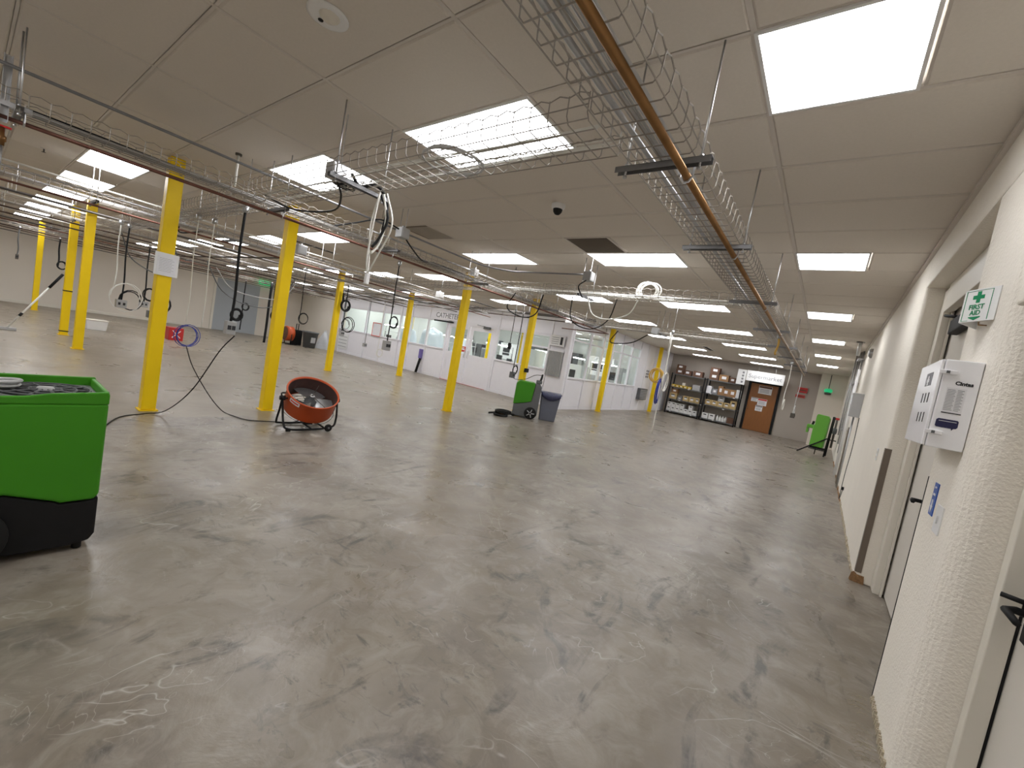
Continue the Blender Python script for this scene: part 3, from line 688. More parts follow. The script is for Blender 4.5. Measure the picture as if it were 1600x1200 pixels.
# corrugated shutter on last bay
sh = thing('corrugated_cover', 'grey corrugated cover panel hung on the last front bay', 'panel', (-6.985, YP-.075, 1.0))
mb = MB()
for k in range(9): mb.prism([(-.27+k*.06, 0), (-.255+k*.06, -.022), (-.225+k*.06, -.022), (-.21+k*.06, 0)], 0, .78, 'z')
mb.box(-.28, .28, -.002, .0, 0, .78)
put('sheet', mb, 'box_grey', sh); put('top_bar', MB().box(-.3, .3, -.035, .0, .78, .84), 'white_paint', sh)
t = thing('wall_panel_box', 'white wall unit with louvres above the corrugated cover', 'vent unit', (-6.985, YP-.075, 1.95))
put('body', MB().box(-.25, .25, -.05, 0, 0, .34), 'white_plastic', t, bevel=.006)
for k in range(4): put('louvre', MB().box(-.2, .06, -.056, -.05, .06+k*.065, .075+k*.065), 'print_grey', t)
put('dark_panel', MB().box(.12, .2, -.06, -.05, .05, .29), 'print_dark', t)
# double door
for k, (a, c, lab) in enumerate(((-12.0, -10.86, 'left leaf of the white glazed double door in the partition'), (-10.82, -9.68, 'right leaf of the white glazed double door in the partition'))):
    d = struct_empty('door_%d' % (4+k), lab, (a, YP, 0)); w_ = c-a
    put('stile', MB().box(0, .13, -.022, .022, .01, 2.16), 'white_paint', d, bevel=.003); put('stile', MB().box(w_-.13, w_, -.022, .022, .01, 2.16), 'white_paint', d, bevel=.003)
    put('bottom_panel', MB().box(.13, w_-.13, -.015, .015, .01, 1.0), 'white_paint', d); put('lock_rail', MB().box(.13, w_-.13, -.022, .022, 1.0, 1.13), 'white_paint', d, bevel=.003)
    put('top_rail', MB().box(.13, w_-.13, -.022, .022, 2.04, 2.16), 'white_paint', d, bevel=.003); put('pane', MB().box(.13, w_-.13, -.003, .003, 1.13, 2.04), 'glass', d)
    put('door_handle', MB().tube([(w_-.06 if k == 0 else .06, -.022, 1.0), (w_-.06 if k == 0 else .06, -.08, 1.0), (w_-.06 if k == 0 else .06, -.08, 1.25), (w_-.06 if k == 0 else .06, -.022, 1.25)], .012, 6), 'steel', d)
struct('trim_2', MB().box(-12.05, -9.6, YP-.05, YP+.05, .004, .012), 'red', 'dark red threshold strip under the double door')
t = thing('door_sign', 'grey lettered catheter sign above the partition double door', 'sign', (-12.3, YP-.055, 2.30))
put('plate', MB().box(-.62, .95, -.012, 0, -.02, .30), 'white_paint', t)
text('CATHETER', .27, (.17, -.014, .14), (PI/2, 0, 0), 'print_grey', t, ext=.002, bold=.004)
t = thing('wall_rail', 'thin black bar below the catheter sign', 'rail', (-12.25, YP-.055, 2.2)); put('bar', MB().box(-.6, .5, -.03, 0, 0, .05), 'black', t)
t = thing('door_closer', 'grey door closer above the right partition door leaf', 'door closer', (-10.0, YP-.05, 2.2)); put('body', MB().box(-.16, .16, -.06, 0, -.05, .04), 'grey_plastic', t, bevel=.01); put('arm', MB().tube([(-.1, -.03, .04), (-.45, -.08, .06), (-.5, 0, .06)], .01, 5), 'grey_plastic', t)
t = thing('red_notice', 'red and white warning notice on the left partition door', 'notice', (-11.08, YP-.03, 1.2)); put('sheet', MB().box(-.15, .15, -.006, 0, 0, .20), 'red_print', t); put('print', MB().box(-.12, .12, -.008, -.006, .07, .12).box(-.1, .1, -.008, -.006, .14, .165), 'paper', t)
t = thing('red_framed_board', 'white board in a thin red frame on the partition windows', 'board', (-16.56, YP-.06, 1.12))
put('board', MB().box(-.30, .30, -.01, 0, 0, .6), 'paper', t)
for a in ((-.33, .33, 0, .03), (-.33, .33, .58, .61), (-.33, -.30, .03, .58), (.30, .33, .03, .58)): put('frame_bar', MB().box(a[0], a[1], -.02, .004, a[2], a[3]), 'red_print', t)
t = thing('squeegee', 'purple topped squeegee with black handle leaning on the partition', 'tool', (-13.3, YP-.2, 0))
put('handle', MB().tube([(0, 0, .02), (.0, .12, .62)], .05, 8), 'black', t); put('head', MB().box(-.08, .08, .06, .16, .6, .98), 'purple', t, bevel=.02)
t = thing('wall_louvre', 'small white louvred grille low on the left end of the partition', 'vent', (-19.2, YP-.03, .2)); put('frame', MB().box(-.45, .42, -.02, 0, 0, .75), 'white_plastic', t)
for k in range(4): put('louvre', MB().box(-.38, .35, -.028, -.02, .1+k*.16, .12+k*.16), 'print_grey', t)
# side partition
ps = struct_empty('wall_partition_side', 'white partition with glass bays running away along the aisle', (0, 0, 0))
maps = lambda u, v: (-6.6-v, u)
ys = [11.55, 12.75, 13.75, 14.6, 15.45, 16.45, 17.4]
n, bx = part_wall(ps, maps, [(ys[k], ys[k+1], 'win', '%s glass bay of the aisle side partition' % ORD[k]) for k in range(6)], 1.06, 2.22, up=2.6, name0=n)
bx('wall_panel', 17.44, 21.9, -.02, .02, 0, HC, 'white_paint', ps)
for u in (18.3, 19.3): bx('mullion', u-.03, u+.03, -.035, .035, 0, HC, 'white_paint', ps)
t = thing('wall_heater', 'dark grey louvred box low on the end of the aisle partition', 'heater', (-6.57, 18.3, .5))
put('body', MB().box(0, .14, -.45, .45, 0, .5), 'grey_plastic', t, bevel=.01)
for k in range(6): put('fin', MB().box(.14, .15, -.4, .4, .05+k*.07, .08+k*.07), 'box_grey', t)
for k in range(6):
    t = thing('wall_tag', 'small dark tag on the end aisle panel, %s of six' % ORD[k], 'tag', (-6.57, 18.55+.2*(k % 2), 1.2+.13*(k//2)+.3), group='dark tags on the aisle panel'); put('tag_plate', MB().box(0, .01, -.04, .04, 0, .07), 'print_dark', t)
# ---------------- inside of the glazed room
def bench(x, y, l, label, rz=0, rack=True):
    t = thing('workbench', label, 'workbench', (x, y, 0), rz)
    put('bench_top', MB().box(-l/2, l/2, -.38, .38, .86, .90), 'white_plastic', t, bevel=.005)
    for sx in (-1, 1):
        for sy in (-1, 1): put('leg', MB().box(sx*(l/2-.06)-.025, sx*(l/2-.06)+.025, sy*.33-.025, sy*.33+.025, 0, .86), 'box_grey', t)
    if rack:
        for sx in (-1, 1): put('rack_post', MB().box(sx*(l/2-.06)-.02, sx*(l/2-.06)+.02, .30, .34, .9, 1.75), 'box_grey', t)
        put('rack_shelf', MB().box(-l/2+.04, l/2-.04, .05, .35, 1.45, 1.48), 'white_plastic', t)
        put('task_lamp', MB().box(-l/2+.2, l/2-.2, .1, .2, 1.75, 1.79), 'diffuser_room', t)
bench(-18.2, 13.4, 2.2, 'white workbench behind the leftmost partition window'); bench(-12.9, 15.4, 1.8, 'white workbench in the middle of the glazed room')
bench(-8.6, 18.4, 1.8, 'white workbench near the far end of the glazed room'); bench(-16.4, 16.6, 1.8, 'white workbench deep in the glazed room', rack=True)
bench(-7.6, 12.9, 1.0, 'short white workbench just inside the partition corner', rack=False); bench(-8.2, 15.6, 1.6, 'white workbench along the aisle glass', PI/2)
def machine(x, y, w_, d_, h_, m, label, z=0, nm='lab_cabinet'):
    t = thing(nm, label, 'cabinet', (x, y, z)); put('body', MB().box(-w_/2, w_/2, -d_/2, d_/2, 0, h_), m, t, bevel=.015)
    put('door_panel', MB().box(-w_*.42, w_*.42, -d_/2-.012, -d_/2, h_*.08, h_*.55), 'box_grey' if m != 'box_grey' else 'white_plastic', t, bevel=.004)
    put('display', MB().box(-w_*.3, w_*.1, -d_/2-.014, -d_/2, h_*.66, h_*.86), 'print_dark', t); put('side_door', MB().box(w_/2, w_/2+.012, -d_*.4, d_*.4, h_*.1, h_*.9), 'room_wall', t, bevel=.004)
machine(-8.75, 12.6, .7, .6, 1.75, 'room_wall', 'tall white cabinet behind the window right of the dehumidifier')
machine(-10.2, 14.6, .8, .6, 1.6, 'box_grey', 'grey cabinet seen through the right door pane'); machine(-11.3, 17.4, 1.0, .6, 1.9, 'white_plastic', 'white cabinet deep behind the double door')
machine(-7.7, 14.3, .6, .6, 1.5, 'white_plastic', 'white cabinet behind the second aisle glass bay'); machine(-7.4, 17.4, .7, .8, 1.7, 'box_grey', 'grey cabinet behind the last aisle glass bays')
machine(-14.6, 18.9, 1.2, .6, 2.0, 'white_plastic', 'white cabinet against the far wall of the glazed room'); machine(-9.2, 19.5, 1.4, .5, 2.1, 'green_far' if 0 else 'white_plastic', 'white cabinet in the far right corner of the glazed room')
for k, (x, y, z, w_) in enumerate(((-18.6, 13.5, .9, .4), (-12.6, 15.4, .9, .45), (-12.0, 15.5, .9, .3), (-8.3, 18.3, .9, .4), (-16.0, 16.6, .9, .4), (-7.5, 12.9, .9, .3))):
    t = thing('monitor', 'dark screened monitor on %s' % ['the left window bench', 'the middle bench, left one', 'the middle bench, right one', 'the far end bench', 'the deep left bench', 'the corner bench'][k], 'monitor', (x, y, z+.001))
    put('stand', MB().box(-.08, .08, -.06, .06, 0, .015).box(-.02, .02, -.01, .02, .015, .15), 'box_grey', t); put('screen', MB().box(-w_/2, w_/2, -.02, .02, .12, .12+w_*.62), 'print_dark', t, bevel=.006)
def drape(x, y, a, c, h_, label):
    mb = MB(); n_, m_ = 22, 9; vs_ = []
    for j in range(m_+1):
        f = j/m_; rr = 1-.35*f**2 if j < m_ else 0
        for k in range(n_):
            an = 2*PI*k/n_; wob = 1+.10*math.sin(an*5+x)*(1-f)+.05*math.sin(an*9+j)
            vs_.append((a*rr*wob*math.cos(an), c*rr*wob*math.sin(an), h_*(f**.8)*(1+.06*math.sin(an*3+y))))
    mb.add(vs_, [(j*n_+k, j*n_+(k+1) % n_, (j+1)*n_+(k+1) % n_, (j+1)*n_+k) for j in range(m_) for k in range(n_)], True)
    o = put('draped_equipment', mb, 'drape', loc=(x, y, 0)); tag(o, label, 'draped equipment'); return o
drape(-16.25, 12.8, .65, .45, 1.75, 'white plastic draped machine behind the third partition window'); drape(-14.7, 13.0, .7, .55, 1.9, 'largest white draped machine behind the fifth partition window'); drape(-13.0, 13.3, .6, .5, 1.65, 'pale blue draped machine left of the double door')
for k, (x, w_, h_, m) in enumerate(((-19.0, .9, 2.1, 'box_grey'), (-17.7, .8, 1.7, 'grey_plastic'), (-16.5, .9, 2.1, 'bin_grey'), (-13.2, .9, 2.1, 'grey_plastic'), (-11.9, .8, 2.0, 'box_grey'), (-10.9, .7, 2.1, 'grey_plastic'))):
    machine(x, 19.6, w_, .5, h_, m, '%s tall storage cabinet from the left at the back of the glazed room' % ORD[k], nm='storage_cabinet')
for k, (x, y, l) in enumerate(((-15.8, 14.6, 1.6), (-11.0, 15.9, 1.4), (-9.2, 13.9, 1.2))):
    bench(x, y, l, 'white bench with %s behind the partition glass' % ['three dark instruments', 'two grey instruments', 'a single row of instruments'][k])
    for q in range(3 if k == 0 else 2):
        t = thing('instrument', 'small boxy instrument, %s from the left on the %s behind the glass' % (ORD[q], ['left bench', 'middle bench', 'right bench'][k]), 'instrument', (x-l*.3+q*.45, y-.05, .901))
        put('case', MB().box(-.16, .16, -.14, .14, 0, .32), 'grey_plastic' if q % 2 == 0 else 'drape', t, bevel=.02); put('display', MB().box(-.11, .05, -.146, -.14, .16, .27), 'print_dark', t); put('knob', MB().lathe([(0, -.02), (.02, -.02), (.02, 0)], (.11, -.14, .2), 8, 'y'), 'box_grey', t)
# ================================================================ YELLOW POSTS
posts = [(-6.37, 1.40, 'tallest nearest yellow steel post carrying a paper sheet'), (-6.39, 2.74, 'yellow steel post left of the orange drum fan'), (-6.34, 6.35, 'yellow steel post in front of the partition double door'),
         (-6.35, 8.88, 'yellow steel post behind the green dehumidifier and bin'), (-6.30, 13.7, 'yellow steel post in front of the aisle glass partition'), (-6.30, 19.1, 'farthest yellow steel post near the black shelves'),
         (-11.74, 1.41, 'second yellow steel post from the left end with bright face'), (-14.17, 1.45, 'yellow steel post with dark bands beside the leaning pole'), (-21.3, 1.46, 'leftmost yellow steel post near the far left wall'),
         (-11.57, 6.51, 'yellow steel post with black cable coil, behind the drum fan'), (-11.78, 9.22, 'yellow steel post before the middle partition windows')]
for x, y, lab in posts:
    t = thing('yellow_post', lab, 'post', (x, y, 0), group='yellow posts'); s_ = .07
    put('column', MB().box(-s_, s_, -s_, s_, .012, HC), 'yellow', t, bevel=.01); put('base_plate', MB().box(-s_-.02, s_+.02, -s_-.02, s_+.02, 0, .012), 'yellow', t)
    if y == 1.45:
        for z in (.08, 1.01): put('band', MB().box(-s_-.003, s_+.003, -s_-.003, s_+.003, z, z+.025), 'black', t)
for k, (x, y) in enumerate(((-17.8, 14.2), (-11.75, 13.6), (-9.2, 12.5), (-7.45, 12.2))):
    t = thing('yellow_post', 'yellow post inside the glazed room, %s from its left end' % ORD[k], 'post', (x, y, 0), group='yellow posts inside the glazed room')
    put('column', MB().box(-.07, .07, -.07, .07, .012, HC), 'yellow', t, bevel=.01); put('base_plate', MB().box(-.09, .09, -.09, .09, 0, .012), 'yellow', t)
t = thing('posted_sheet', 'white paper sheet in a sleeve on the nearest yellow post', 'paper sheet', (-6.285, 1.40, 1.61), rz=.12)
put('sleeve', MB().box(0, .004, -.115, .115, 0, .26), 'white_plastic', t, bevel=.001); put('sheet', MB().box(.004, .006, -.09, .09, .02, .24), 'paper', t)
ln = MB()
for k in range(9): ln.box(.006, .0066, -.07, .05+.02*(k % 2), .05+k*.018, .053+k*.018)
put('print', ln, 'print_grey', t, kind='stuff')
for x, y, z, lab in ((-6.27, 8.84, 1.05, 'small black switch box on the yellow post behind the dehumidifier'), ):
    t = thing('switch_box', lab, 'switch box', (x, y, z)); put('box', MB().box(0, .08, -.05, .05, 0, .1), 'black', t, bevel=.006)
# ================================================================ CABLE TRAYS
def tray_y(x0, x1, ya, yb, z, label, single=True, sp=.1, r=.0032):
    xc = (x0+x1)/2; w_ = (x1-x0)/2; hh = .10
    t = thing('wire_cable_tray', label, 'cable tray', (xc, ya, z)); L2 = yb-ya
    for k in range(5): put('long_wire', MB().tube([(-w_+2*w_*k/4, 0, 0), (-w_+2*w_*k/4, L2, 0)], r, 5), 'zinc', t)
    for s_ in (-1, 1):
        put('side_wire', MB().tube([(s_*(w_+.008), 0, hh*.55), (s_*(w_+.008), L2, hh*.55)], r, 5), 'zinc', t)
    nn = int(L2/sp); cw = MB()
    cr = [(-w_-.015, 0, hh), (-w_-.010, 0, .02), (-w_+.012, 0, -.004), (w_-.012, 0, -.004), (w_+.010, 0, .02), (w_+.015, 0, hh)]
    top = []
    for s_ in (-1, 1):
        pts = []
        for k in range(nn*2+1): pts.append((s_*(w_+.014), k*sp/2, hh+(.010 if k % 2 else -.006)))
        put('top_wire', MB().tube(pts, r, 5 if single else 4), 'zinc', t)
    if single:
        me = MB().tube(cr, r, 5).mesh('cross_wire', 'zinc')
        for k in range(nn+1): put('cross_wire', me, None, t, loc=(0, k*sp, 0))
    else:
        for k in range(nn+1): cw.tube([(a, k*sp, c) for a, _, c in cr], r, 4)
        put('cross_wires', cw, 'zinc', t, kind='stuff')
    return t
def tray_x(xa, xb, y0, y1, z, label, single=True, sp=.1, r=.0028):
    t = tray_y(y0, y1, 0, xb-xa, z, label, single, sp, r)   # built along y, then turned
    t.location = (xb, (y0+y1)/2, z); t.rotation_euler = (0, 0, PI/2); return t
tray_y(-.97, -.67, -1.0, 14.7, 2.47, 'nearest wire mesh cable tray running away beside the copper pipe')
tray_y(-4.86, -4.58, -.8, 9.4, 2.47, 'second wire mesh tray, passing in front of the nearest yellow posts')
tray_x(-4.55, -1.0, 1.52, 1.84, 2.47, 'short cross tray linking the nearest and second long trays')
tray_x(-8.0, -4.9, 1.55, 1.85, 2.45, 'cross tray behind the nearest yellow post', single=False, r=.003)
tray_x(-4.55, -1.0, 5.22, 5.52, 2.47, 'middle cross tray under the white cable coil', single=False, r=.003)
tray_x(-4.55, -1.0, 9.0, 9.3, 2.47, 'farthest cross tray before the shelves', single=False, r=.0032)
tray_x(-8.0, -4.9, 5.25, 5.5, 2.45, 'cross tray between the second and third long trays', single=False, r=.003)
tray_y(-8.42, -8.14, -.5, 9.3, 2.47, 'third long wire tray, behind the front row of yellow posts', single=False, sp=.12, r=.0032)
tray_y(-12.2, -11.92, -.5, 9.6, 2.47, 'fourth long wire tray from the right', single=False, sp=.14, r=.0036)
tray_y(-15.8, -15.5, -.5, 9.6, 2.47, 'fifth long wire tray from the right', single=False, sp=.16, r=.004)
tray_y(-19.4, -19.1, -.5, 9.8, 2.47, 'sixth long wire tray, closest to the far left wall', single=False, sp=.2, r=.004)
tray_x(-11.8, -8.55, 1.55, 1.85, 2.45, 'cross tray between the third and fourth long trays, near side', single=False, sp=.12, r=.0035)
tray_x(-15.35, -12.4, 1.55, 1.85, 2.45, 'cross tray between the fourth and fifth long trays, near side', single=False, sp=.2, r=.004)
tray_x(-18.95, -15.95, 1.55, 1.85, 2.45, 'cross tray between the fifth and sixth long trays, near side', single=False, sp=.2, r=.004)
tray_x(-11.8, -8.55, 5.35, 5.65, 2.45, 'cross tray between the third and fourth long trays, far side', single=False, sp=.2, r=.004)
tray_x(-15.35, -12.4, 5.35, 5.65, 2.45, 'cross tray between the fourth and fifth long trays, far side', single=False, sp=.2, r=.004)
tray_x(-18.95, -15.95, 5.35, 5.65, 2.45, 'cross tray between the fifth and sixth long trays, far side', single=False, sp=.2, r=.004)
# hangers
def hanger(x0, x1, y, z, label, axis='x', stubz=.05):
    cx = (x0+x1)/2; w_ = (x1-x0)/2
    t = thing('trapeze_hanger', label, 'hanger', (cx, y, z), rz=0 if axis == 'x' else PI/2, group='trapeze hangers')
    st = MB(); a = w_+.05
    st.box(-a, a, -.02, -.017, -.028, 0).box(-a, a, .017, .02, -.028, 0).box(-a, a, -.02, .02, -.003, 0)
    put('strut_channel', st, 'strut', t)
    for s_ in (-1, 1):
        r1 = put('threaded_rod', MB().tube([(s_*w_, 0, -stubz), (s_*w_, 0, HC-z)], .0048, 6), 'steel', t)
        put('nut', MB().lathe([(0, .003), (.011, .003), (.011, .014), (0, .014)], (s_*w_, 0, 0), 6).lathe([(0, -.052), (.011, -.052), (.011, -.042), (0, -.042)], (s_*w_, 0, 0), 6), 'steel', r1)
    return t
for k, y in enumerate((-.1, 1.93, 3.15, 5.0, 6.9, 8.8, 10.7, 12.6, 14.4)):
    hanger(-.99, -.64, y, 2.455, 'strut hanger under the nearest long tray, %s along from the viewer' % ORD[k])
for k, y in enumerate((.16, 1.85, 3.18, 4.87, 7.0, 9.0)):
    hanger(-4.9, -4.5, y, 2.455, 'strut hanger under the second long tray, %s along from the left edge' % ORD[k])
for k, y in enumerate((1.0, 2.6, 4.3, 6.2, 8.2)):
    hanger(-8.5, -8.05, y, 2.455, 'strut hanger under the third long tray, %s along from the left edge' % ORD[k])
for k, y in enumerate((1.2, 4.0, 7.0)):
    hanger(-12.3, -11.85, y, 2.455, 'strut hanger under the fourth long tray, %s along from the left edge' % ORD[k])
    hanger(-15.9, -15.4, y, 2.455, 'strut hanger under the fifth long tray, %s along from the left edge' % ORD[k])
hanger(1.52-.02, 1.84+.04, 0, 2.455, 'strut hanger carrying the short near cross tray', 'y').location = (-2.96, 1.70, 2.455)
hanger(5.2, 5.56, 0, 2.455, 'strut hanger carrying the middle cross tray', 'y').location = (-3.0, 5.38, 2.455)
hanger(8.98, 9.32, 0, 2.455, 'strut hanger carrying the farthest cross tray', 'y').location = (-3.05, 9.15, 2.455)
# pipes
def pipe(pts, r, m, label, name='copper_pipe', cat='pipe', n=10, clamps=()):
    o = Vector(pts[0]); t = thing(name, label, cat, tuple(o))
    put('tube', MB().tube([Vector(p)-o for p in pts], r, n), m, t)
    for c in clamps:
        c = Vector(c)-o; put('clamp', MB().tube([c+Vector((-r*1.6, 0, .07)), c+Vector((-r*1.5, 0, 0)), c+Vector((-r*.6, 0, -r*1.4)), c+Vector((r*.6, 0, -r*1.4)), c+Vector((r*1.5, 0, 0)), c+Vector((r*1.6, 0, .07))], .006, 5), 'steel', t)
    return t
pipe([(-.695, -1, 2.392), (-.695, 15.2, 2.392)], .0165, 'copper', 'long copper pipe slung under the nearest wire tray', clamps=[(-.695, y+.03, 2.392) for y in (1.93, 3.15, 5.0, 6.9, 8.8)])
pipe([(-4.62, -.8, 2.385), (-4.62, 9.6, 2.385), (-4.62, 9.8, 2.385), (-6.0, 9.8, 2.385)], .014, 'copper_red', 'copper pipe slung under the second wire tray', clamps=[(-4.62, y+.03, 2.385) for y in (.16, 1.85, 3.18, 4.87)])
pipe([(-8.1, -.5, 2.385), (-8.1, 9.2, 2.385)], .014, 'copper_red', 'copper pipe under the third wire tray'); pipe([(-11.9, -.5, 2.385), (-11.9, 9.2, 2.385)], .015, 'copper_old', 'dark copper pipe under the fourth wire tray')
pipe([(-15.5, -.5, 2.385), (-15.5, 9.2, 2.385)], .015, 'copper_red', 'copper pipe under the fifth wire tray'); pipe([(-19.0, -.5, 2.385), (-19.0, 9.6, 2.385)], .016, 'copper_old', 'dark pipe under the sixth wire tray')
pipe([(-.885, -1, 2.495), (-.885, 15, 2.495)], .0115, 'galv', 'silver conduit lying inside the nearest wire tray', 'conduit')
pipe(curve([(-4.55, -.8, 2.70), (-4.55, 2, 2.70), (-4.55, 4.2, 2.70), (-4.50, 4.75, 2.70), (-4.2, 5.05, 2.70), (-3.9, 5.08, 2.70), (-2.95, 5.1, 2.70)]), .0115, 'strut', 'dark conduit above the second tray, bending across to the white box', 'conduit')
pipe([(-4.75, 2.9, 2.62), (-4.75, 6.5, 2.62)], .0115, 'galv', 'pale conduit beside the middle light panel', 'conduit')
pipe([(-8.65, -.5, 2.70), (-8.65, 7.5, 2.70)], .013, 'cable_white', 'white conduit above the third tray', 'conduit')
pipe([(-8.9, -.5, 2.66), (-8.9, 7.5, 2.66)], .012, 'galv', 'silver conduit beside the white one above the third tray', 'conduit')
for k, (x, z, m) in enumerate(((-10.2, 2.5, 'dark_steel'), (-11.5, 2.65, 'galv'), (-12.7, 2.7, 'cable_white'), (-13.6, 2.4, 'copper_old'), (-14.9, 2.62, 'galv'), (-16.3, 2.7, 'cable_white'), (-17.2, 2.35, 'copper_old'), (-18.1, 2.6, 'dark_steel'), (-20.2, 2.5, 'copper_old'), (-21.0, 2.65, 'dark_steel'), (-22.0, 2.45, 'dark_steel'))):
    pc = pipe([(x, -.6, z), (x, 9.9, z)], .016, m, '%s overhead pipe in the far left ceiling space, %s from the third tray' % ({'dark_steel': 'dark steel', 'galv': 'silver', 'cable_white': 'white', 'copper_old': 'rusty brown'}[m], ORD[k]), 'overhead_pipe', n=6)
    for q in range(4): put('hanger_rod', MB().tube([(0, 1+q*2.6, 0), (0, 1+q*2.6, HC-z)], .005, 5), 'steel', pc)
for k, (y, z, m, xa, xb) in enumerate(((9.75, 2.66, 'dark_steel', -22, -5), (10.1, 2.74, 'dark_steel', -22, -5.2), (10.5, 2.64, 'copper_old', -22, -5.6), (7.6, 2.5, 'dark_steel', -20, -8.5), (3.6, 2.45, 'dark_steel', -20, -8.5))):
    pc = pipe([(xa, y, z), (xb, y, z)], .016, m, '%s cross pipe over the back of the room, %s of five' % ('dark steel' if m == 'dark_steel' else 'rusty brown', ORD[k]), 'cross_pipe', n=6)
    for q in range(5): put('hanger_rod', MB().tube([(1+q*3.4, 0, 0), (1+q*3.4, 0, HC-z)], .005, 5), 'steel', pc)
# cable bundles in trays
def bundle(x0, x1, ya, yb, z, n_, label, axis='y', m='cable_grey', r=.0035, amp=.01):
    mb = MB(); L2 = yb-ya
    for k in range(n_):
        x = x0+(x1-x0)*random.random(); zz = z+r+random.random()*.02; ph = random.random()*6; pts = []
        q = int(L2/.35)+2
        for j in range(q):
            yy = L2*j/(q-1); u = x+amp*math.sin(yy*1.7+ph)+amp*.6*math.sin(yy*4.1+ph*2)
            pts.append((u-x0, yy, zz+.004*math.sin(yy*3+ph)-z))
        mb.tube(pts, r, 4, cap=False)
    o = put('cable_bundle', mb, m, kind='stuff'); o.location = (x0, ya, z)
    if axis == 'x': o.rotation_euler = (0, 0, PI/2)
    return tag(o, label, 'cables')
bundle(-.84, -.73, -1, 14.6, 2.475, 22, 'pale grey cable bundle lying in the nearest tray')
bundle(-4.82, -4.66, -.8, 9.3, 2.475, 18, 'cable bundle lying in the second tray', r=.004)
bundle(-4.78, -4.72, -.8, 9.3, 2.495, 3, 'black cable lying on top of the second tray bundle', m='black', r=.006)
b = bundle(0, .18, 0, 3.4, 2.475, 9, 'loose white cables in the short near cross tray', 'x', 'cable_white', .003, .02); b.location = (-1.0, 1.6, 2.475)
b = bundle(0, .2, 0, 3.4, 2.475, 16, 'white cables piled in the middle cross tray', 'x', 'cable_white', .004, .02); b.location = (-1.0, 5.26, 2.475)
b = bundle(0, .2, 0, 3.4, 2.475, 10, 'white cables lying in the farthest cross tray', 'x', 'cable_white', .004, .02); b.location = (-1.0, 9.05, 2.475)
bundle(-8.36, -8.2, -.5, 9.2, 2.475, 14, 'cables lying in the third long tray', r=.005, m='cable_grey')
bundle(-12.15, -11.97, -.5, 9.4, 2.475, 8, 'cables lying in the fourth long tray', r=.006)
b = bundle(0, .2, 0, 3.0, 2.46, 10, 'cables in the cross tray behind the nearest yellow post', 'x', 'cable_grey', .005, .02); b.location = (-4.95, 1.6, 2.46)
# ================================================================ DROP CORDS, BOXES, COILS
def coil_pts(c, r, turns, plane='yz', jit=.015, sq=1.15):
    pts = []; n_ = int(16*turns); px, py = random.random()*6, random.random()*6
    for k in range(n_+1):
        a = 2*PI*k/16; rr = r*(1+.08*math.sin(a*.37+px)); o = jit*math.sin(a*.51+py)
        u, v = rr*math.cos(a)+jit*math.sin(a*.21), rr*math.sin(a)*sq
        pts.append({'yz': (c[0]+o, c[1]+u, c[2]+v), 'xy': (c[0]+u, c[1]+v/sq, c[2]+o*.6), 'xz': (c[0]+u, c[1]+o, c[2]+v)}[plane])
    return pts
def drop(x, y, zt, zb, label, m='black', r=.009, coil=.12, box=True, turns=3, bm='box_grey', cz=.2, plane='yz', bs=.055, name='drop_cord', rz=None):
    t = thing(name, label, 'power cord', (x, y, zt), rz=(rz if rz is not None else math.atan2(-x, y)-PI/2 if False else 0))
    L2 = zt-zb
    put('cord', MB().tube(curve([(0, 0, 0), (.012, -.01, -L2*.35), (-.01, .012, -L2*.7), (0, 0, -L2+.06)], 4), r, 6), m, t)
    put('support_wire', MB().tube([(0, 0, 0), (0, 0, HC-zt)], .0035, 5), 'steel', t)
    if coil: put('coil', MB().tube(coil_pts((0, coil*.75, -L2+cz+coil), coil, turns, plane), r*.8, 5), m, t)
    if box:
        b_ = put('outlet_box', MB().box(-bs, bs, -bs, bs, -L2-.05, -L2+.09), bm, t, bevel=.006)
        for k in (-1, 1): put('socket', MB().box(bs, bs+.006, k*bs*.45-.016, k*bs*.45+.016, -L2, -L2+.045), 'print_dark', b_)
    put('strain_relief', MB().lathe([(0, -.02), (.022, -.02), (.03, .0), (.03, .05), (0, .05)], n=10), 'galv', t)
    return t
TP = 2.42
drop(-5.16, 1.74, TP, 1.16, 'thick black drop cord with grey box between the two nearest posts', r=.014, coil=.05, cz=.12, bs=.045)
drop(-10.1, 1.69, TP, 1.05, 'black drop cord with round loop and silver box left of the nearest post', r=.012, coil=.15, turns=1.6, cz=-.05, bm='galv', bs=.07)
drop(-19.6, 1.74, TP, 1.52, 'black drop cord with a small ring by the far left wall', r=.02, coil=.10, turns=2, box=False, cz=0)
drop(-13.89, 2.74, TP, .98, 'black drop cord with coil and box just left of the nearest post', r=.015, coil=.13, turns=2.5, cz=.15, bs=.08)
drop(-10.9, 2.3, TP, .90, 'black coiled drop cord close behind the nearest post', r=.022, coil=.15, turns=2, cz=.1, bm='grey_plastic', bs=.08)
drop(-6.52, 1.71, 2.4, 1.05, 'white drop cord holding a blue cable loop', m='cable_white', r=.005, coil=0, box=False)
o = put('blue_cable_loop', MB().tube(coil_pts((0, 0, 0), .115, 4), .0045, 5), 'cable_blue', loc=(-6.52, 1.74, .93)); tag(o, 'blue cable loop hanging beside the nearest yellow post', 'cable coil')
drop(-19.3, 6.86, TP, .35, 'black cord reaching almost to the floor by the grey left door', r=.022, coil=.12, cz=.9, box=False)
drop(-17.0, 6.9, TP, .12, 'thick black hanging hose left of the second post', r=.045, coil=0, box=False)
drop(-16.2, 6.7, TP, 1.1, 'thin black cord with coil near the thick hose', r=.018, coil=.15, cz=.0, box=False)
drop(-9.29, 4.41, TP, 1.3, 'thin black drop cord with a loop right of the second post', r=.009, coil=.1, cz=-.02, turns=2, box=False)
